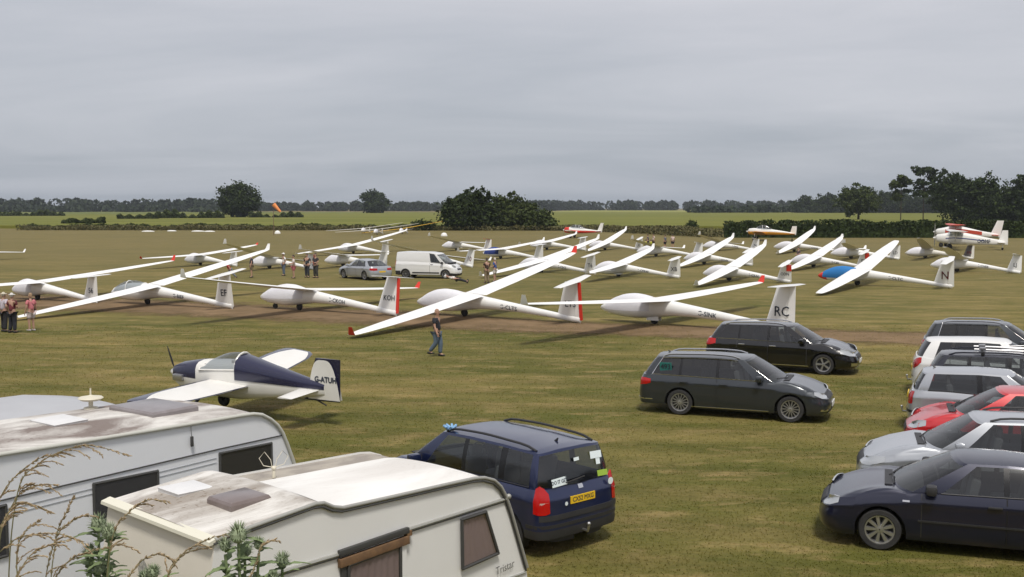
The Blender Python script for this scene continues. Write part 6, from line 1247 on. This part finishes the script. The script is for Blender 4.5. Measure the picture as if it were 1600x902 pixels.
def seed_grass(label, y, pts_px, droop_n, seed, spike=.05):
    """arching grass stalk with drooping seed branches; pts_px: seen places from the ground end to the tip"""
    rnd = random.Random(seed); pts_ = []
    for i, (u, v) in enumerate(pts_px): a = pt(u, v, y); pts_.append(Vector((a[0], y + .02 * i, a[1])))
    gx = pts_[0].x; g0 = bank_h(y); root = empty('grass_stalk', (gx, y, g0)); tag(root, label, 'grass stalk', 'seeding grass stalks on the bank'); off = Vector((gx, y, g0)); pts_ = [p - off for p in pts_]
    pts_ = [Vector((0, 0, -.02))] + pts_ if pts_[0].z > .05 else pts_
    # smooth the stalk
    fine_ = []
    for i in range(len(pts_) - 1):
        p0, p1, p2, p3 = pts_[max(0, i - 1)], pts_[i], pts_[i + 1], pts_[min(len(pts_) - 1, i + 2)]
        for k in range(6):
            t = k / 6; fine_.append(.5 * ((2 * p1) + (p2 - p0) * t + (2 * p0 - 5 * p1 + 4 * p2 - p3) * t * t + (3 * p1 - p0 - 3 * p2 + p3) * t ** 3))
    fine_.append(pts_[-1]); st_ = MB(); st_.tube(fine_, [.0026 - .0018 * i / len(fine_) for i in range(len(fine_))], 5); st_.build('stem', STEM, root)
    b_ = MB(); m_ = len(fine_)
    def spikelet(p, d, l):
        s1 = d.orthogonal().normalized() * l * .19; s2 = d.cross(s1); b_.add([p, p + d * l * .4 + s1, p + d * l * .4 - s1 * .5 + s2 * .9, p + d * l * .4 - s1 * .5 - s2 * .9, p + d * l], [(0, 1, 2), (0, 2, 3), (0, 3, 1), (4, 2, 1), (4, 3, 2), (4, 1, 3)])
    for i in range(m_ // 3, m_ - 1):
        d0 = (fine_[i + 1] - fine_[i]).normalized(); f_ = (i - m_ / 3) / (m_ * .67)
        for q in range(4):
            jd = (d0 + Vector((rnd.uniform(-.5, .5), rnd.uniform(-.4, .4), rnd.uniform(-.6, .3)))).normalized(); spikelet(fine_[i].lerp(fine_[i + 1], rnd.random()), jd, rnd.uniform(.010, .018))
        if rnd.random() < droop_n * (1 - f_) and i % 2 == 0:
            p = fine_[i].copy(); dd = (d0 + Vector((rnd.uniform(-.3, .6), rnd.uniform(-.4, .4), rnd.uniform(-.2, .3)))).normalized(); L_ = rnd.uniform(.6, 1.1) * spike
            for k in range(9): nx_ = p + dd * L_ / 5; dd = (dd + Vector((.06, 0, -.13))).normalized(); spikelet(p, (dd + Vector((rnd.uniform(-.35, .35), rnd.uniform(-.35, .35), rnd.uniform(-.35, .35)))).normalized(), rnd.uniform(.010, .017)); spikelet(p.lerp(nx_, .5), (dd + Vector((rnd.uniform(-.35, .35), 0, rnd.uniform(-.35, .35)))).normalized(), .013); p = nx_
    so = b_.build('seed_head', STRAW, root, None); so['kind'] = 'stuff'; return root
for i, (y, pp, dn, lab) in enumerate([
    (3.5, [(-6, 940), (10, 778), (40, 735), (80, 714), (120, 709), (176, 728)], .6, 'tall arching grass stalk with drooping seed head, highest at the left edge'),
    (3.4, [(-60, 900), (-20, 790), (10, 748), (48, 722)], .5, 'grass stalk leaning in from the left edge below the arching one'),
    (3.5, [(-30, 900), (0, 800), (28, 772), (64, 771)], .5, 'short drooping grass stalk over the caravan side at the left edge'),
    (3.6, [(60, 960), (70, 850), (82, 815), (91, 793)], .1, 'straight thin upright grass stalk left of the thistle'),
    (3.5, [(50, 960), (66, 860), (88, 830), (112, 820)], .5, 'grass stalk curving right beside the straight upright stalk'),
    (3.4, [(-40, 930), (-5, 862), (30, 850), (70, 853), (104, 872)], .6, 'low arching grass stalk at the bottom left corner'),
    (3.5, [(150, 960), (160, 850), (182, 815), (210, 796), (240, 802)], .5, 'grass stalk arching across the roof edge of the foreground caravan'),
    (3.6, [(255, 960), (250, 905), (275, 880), (308, 874)], .5, 'grass stalk leaning right below the caravan crest'),
    (3.6, [(240, 960), (262, 890), (300, 862), (344, 850)], .4, 'grass stalk reaching towards the large thistle'),
    (3.4, [(0, 960), (20, 890), (52, 868), (82, 862)], .7, 'bushy brown grass stalk at the bottom left'),
    (3.5, [(60, 960), (84, 895), (120, 878), (170, 868)], .7, 'brown grass stalk behind the two-headed thistle'),
    (3.4, [(-20, 900), (-12, 825), (6, 800), (30, 806), (50, 820)], .7, 'dark seed head against the left caravan window'),
    (3.5, [(180, 960), (196, 900), (228, 882), (252, 896)], .7, 'low grass stalk beside the low thistle'),
    (3.4, [(10, 960), (5, 880), (14, 846), (34, 830)], .7, 'ragged brown grass stalk near the left edge'),
    (3.5, [(370, 960), (385, 905), (398, 868), (414, 862)], .3, 'thin grass stalk right of the large thistle')]):
    seed_grass(lab, y, pp, dn, i + 20)
# ------------------------------------------------------------ hazy summer air
hz = MB(); hz.box((0, 1970, 10.5), (6200, 4200, 23.5))
hm = bpy.data.materials.new('haze'); hm.use_nodes = True; nt = hm.node_tree; nt.nodes.clear()
pv = N(nt, 'ShaderNodeVolumePrincipled'); pv.inputs['Color'].default_value = (.80, .86, .95, 1); pv.inputs['Density'].default_value = .00012; pv.inputs['Anisotropy'].default_value = .3
om = N(nt, 'ShaderNodeOutputMaterial'); nt.links.new(pv.outputs[0], om.inputs['Volume'])
ho = hz.build('haze', hm, None, None); tag(ho, 'thin pale summer haze over the far fields', 'haze', kind='stuff')
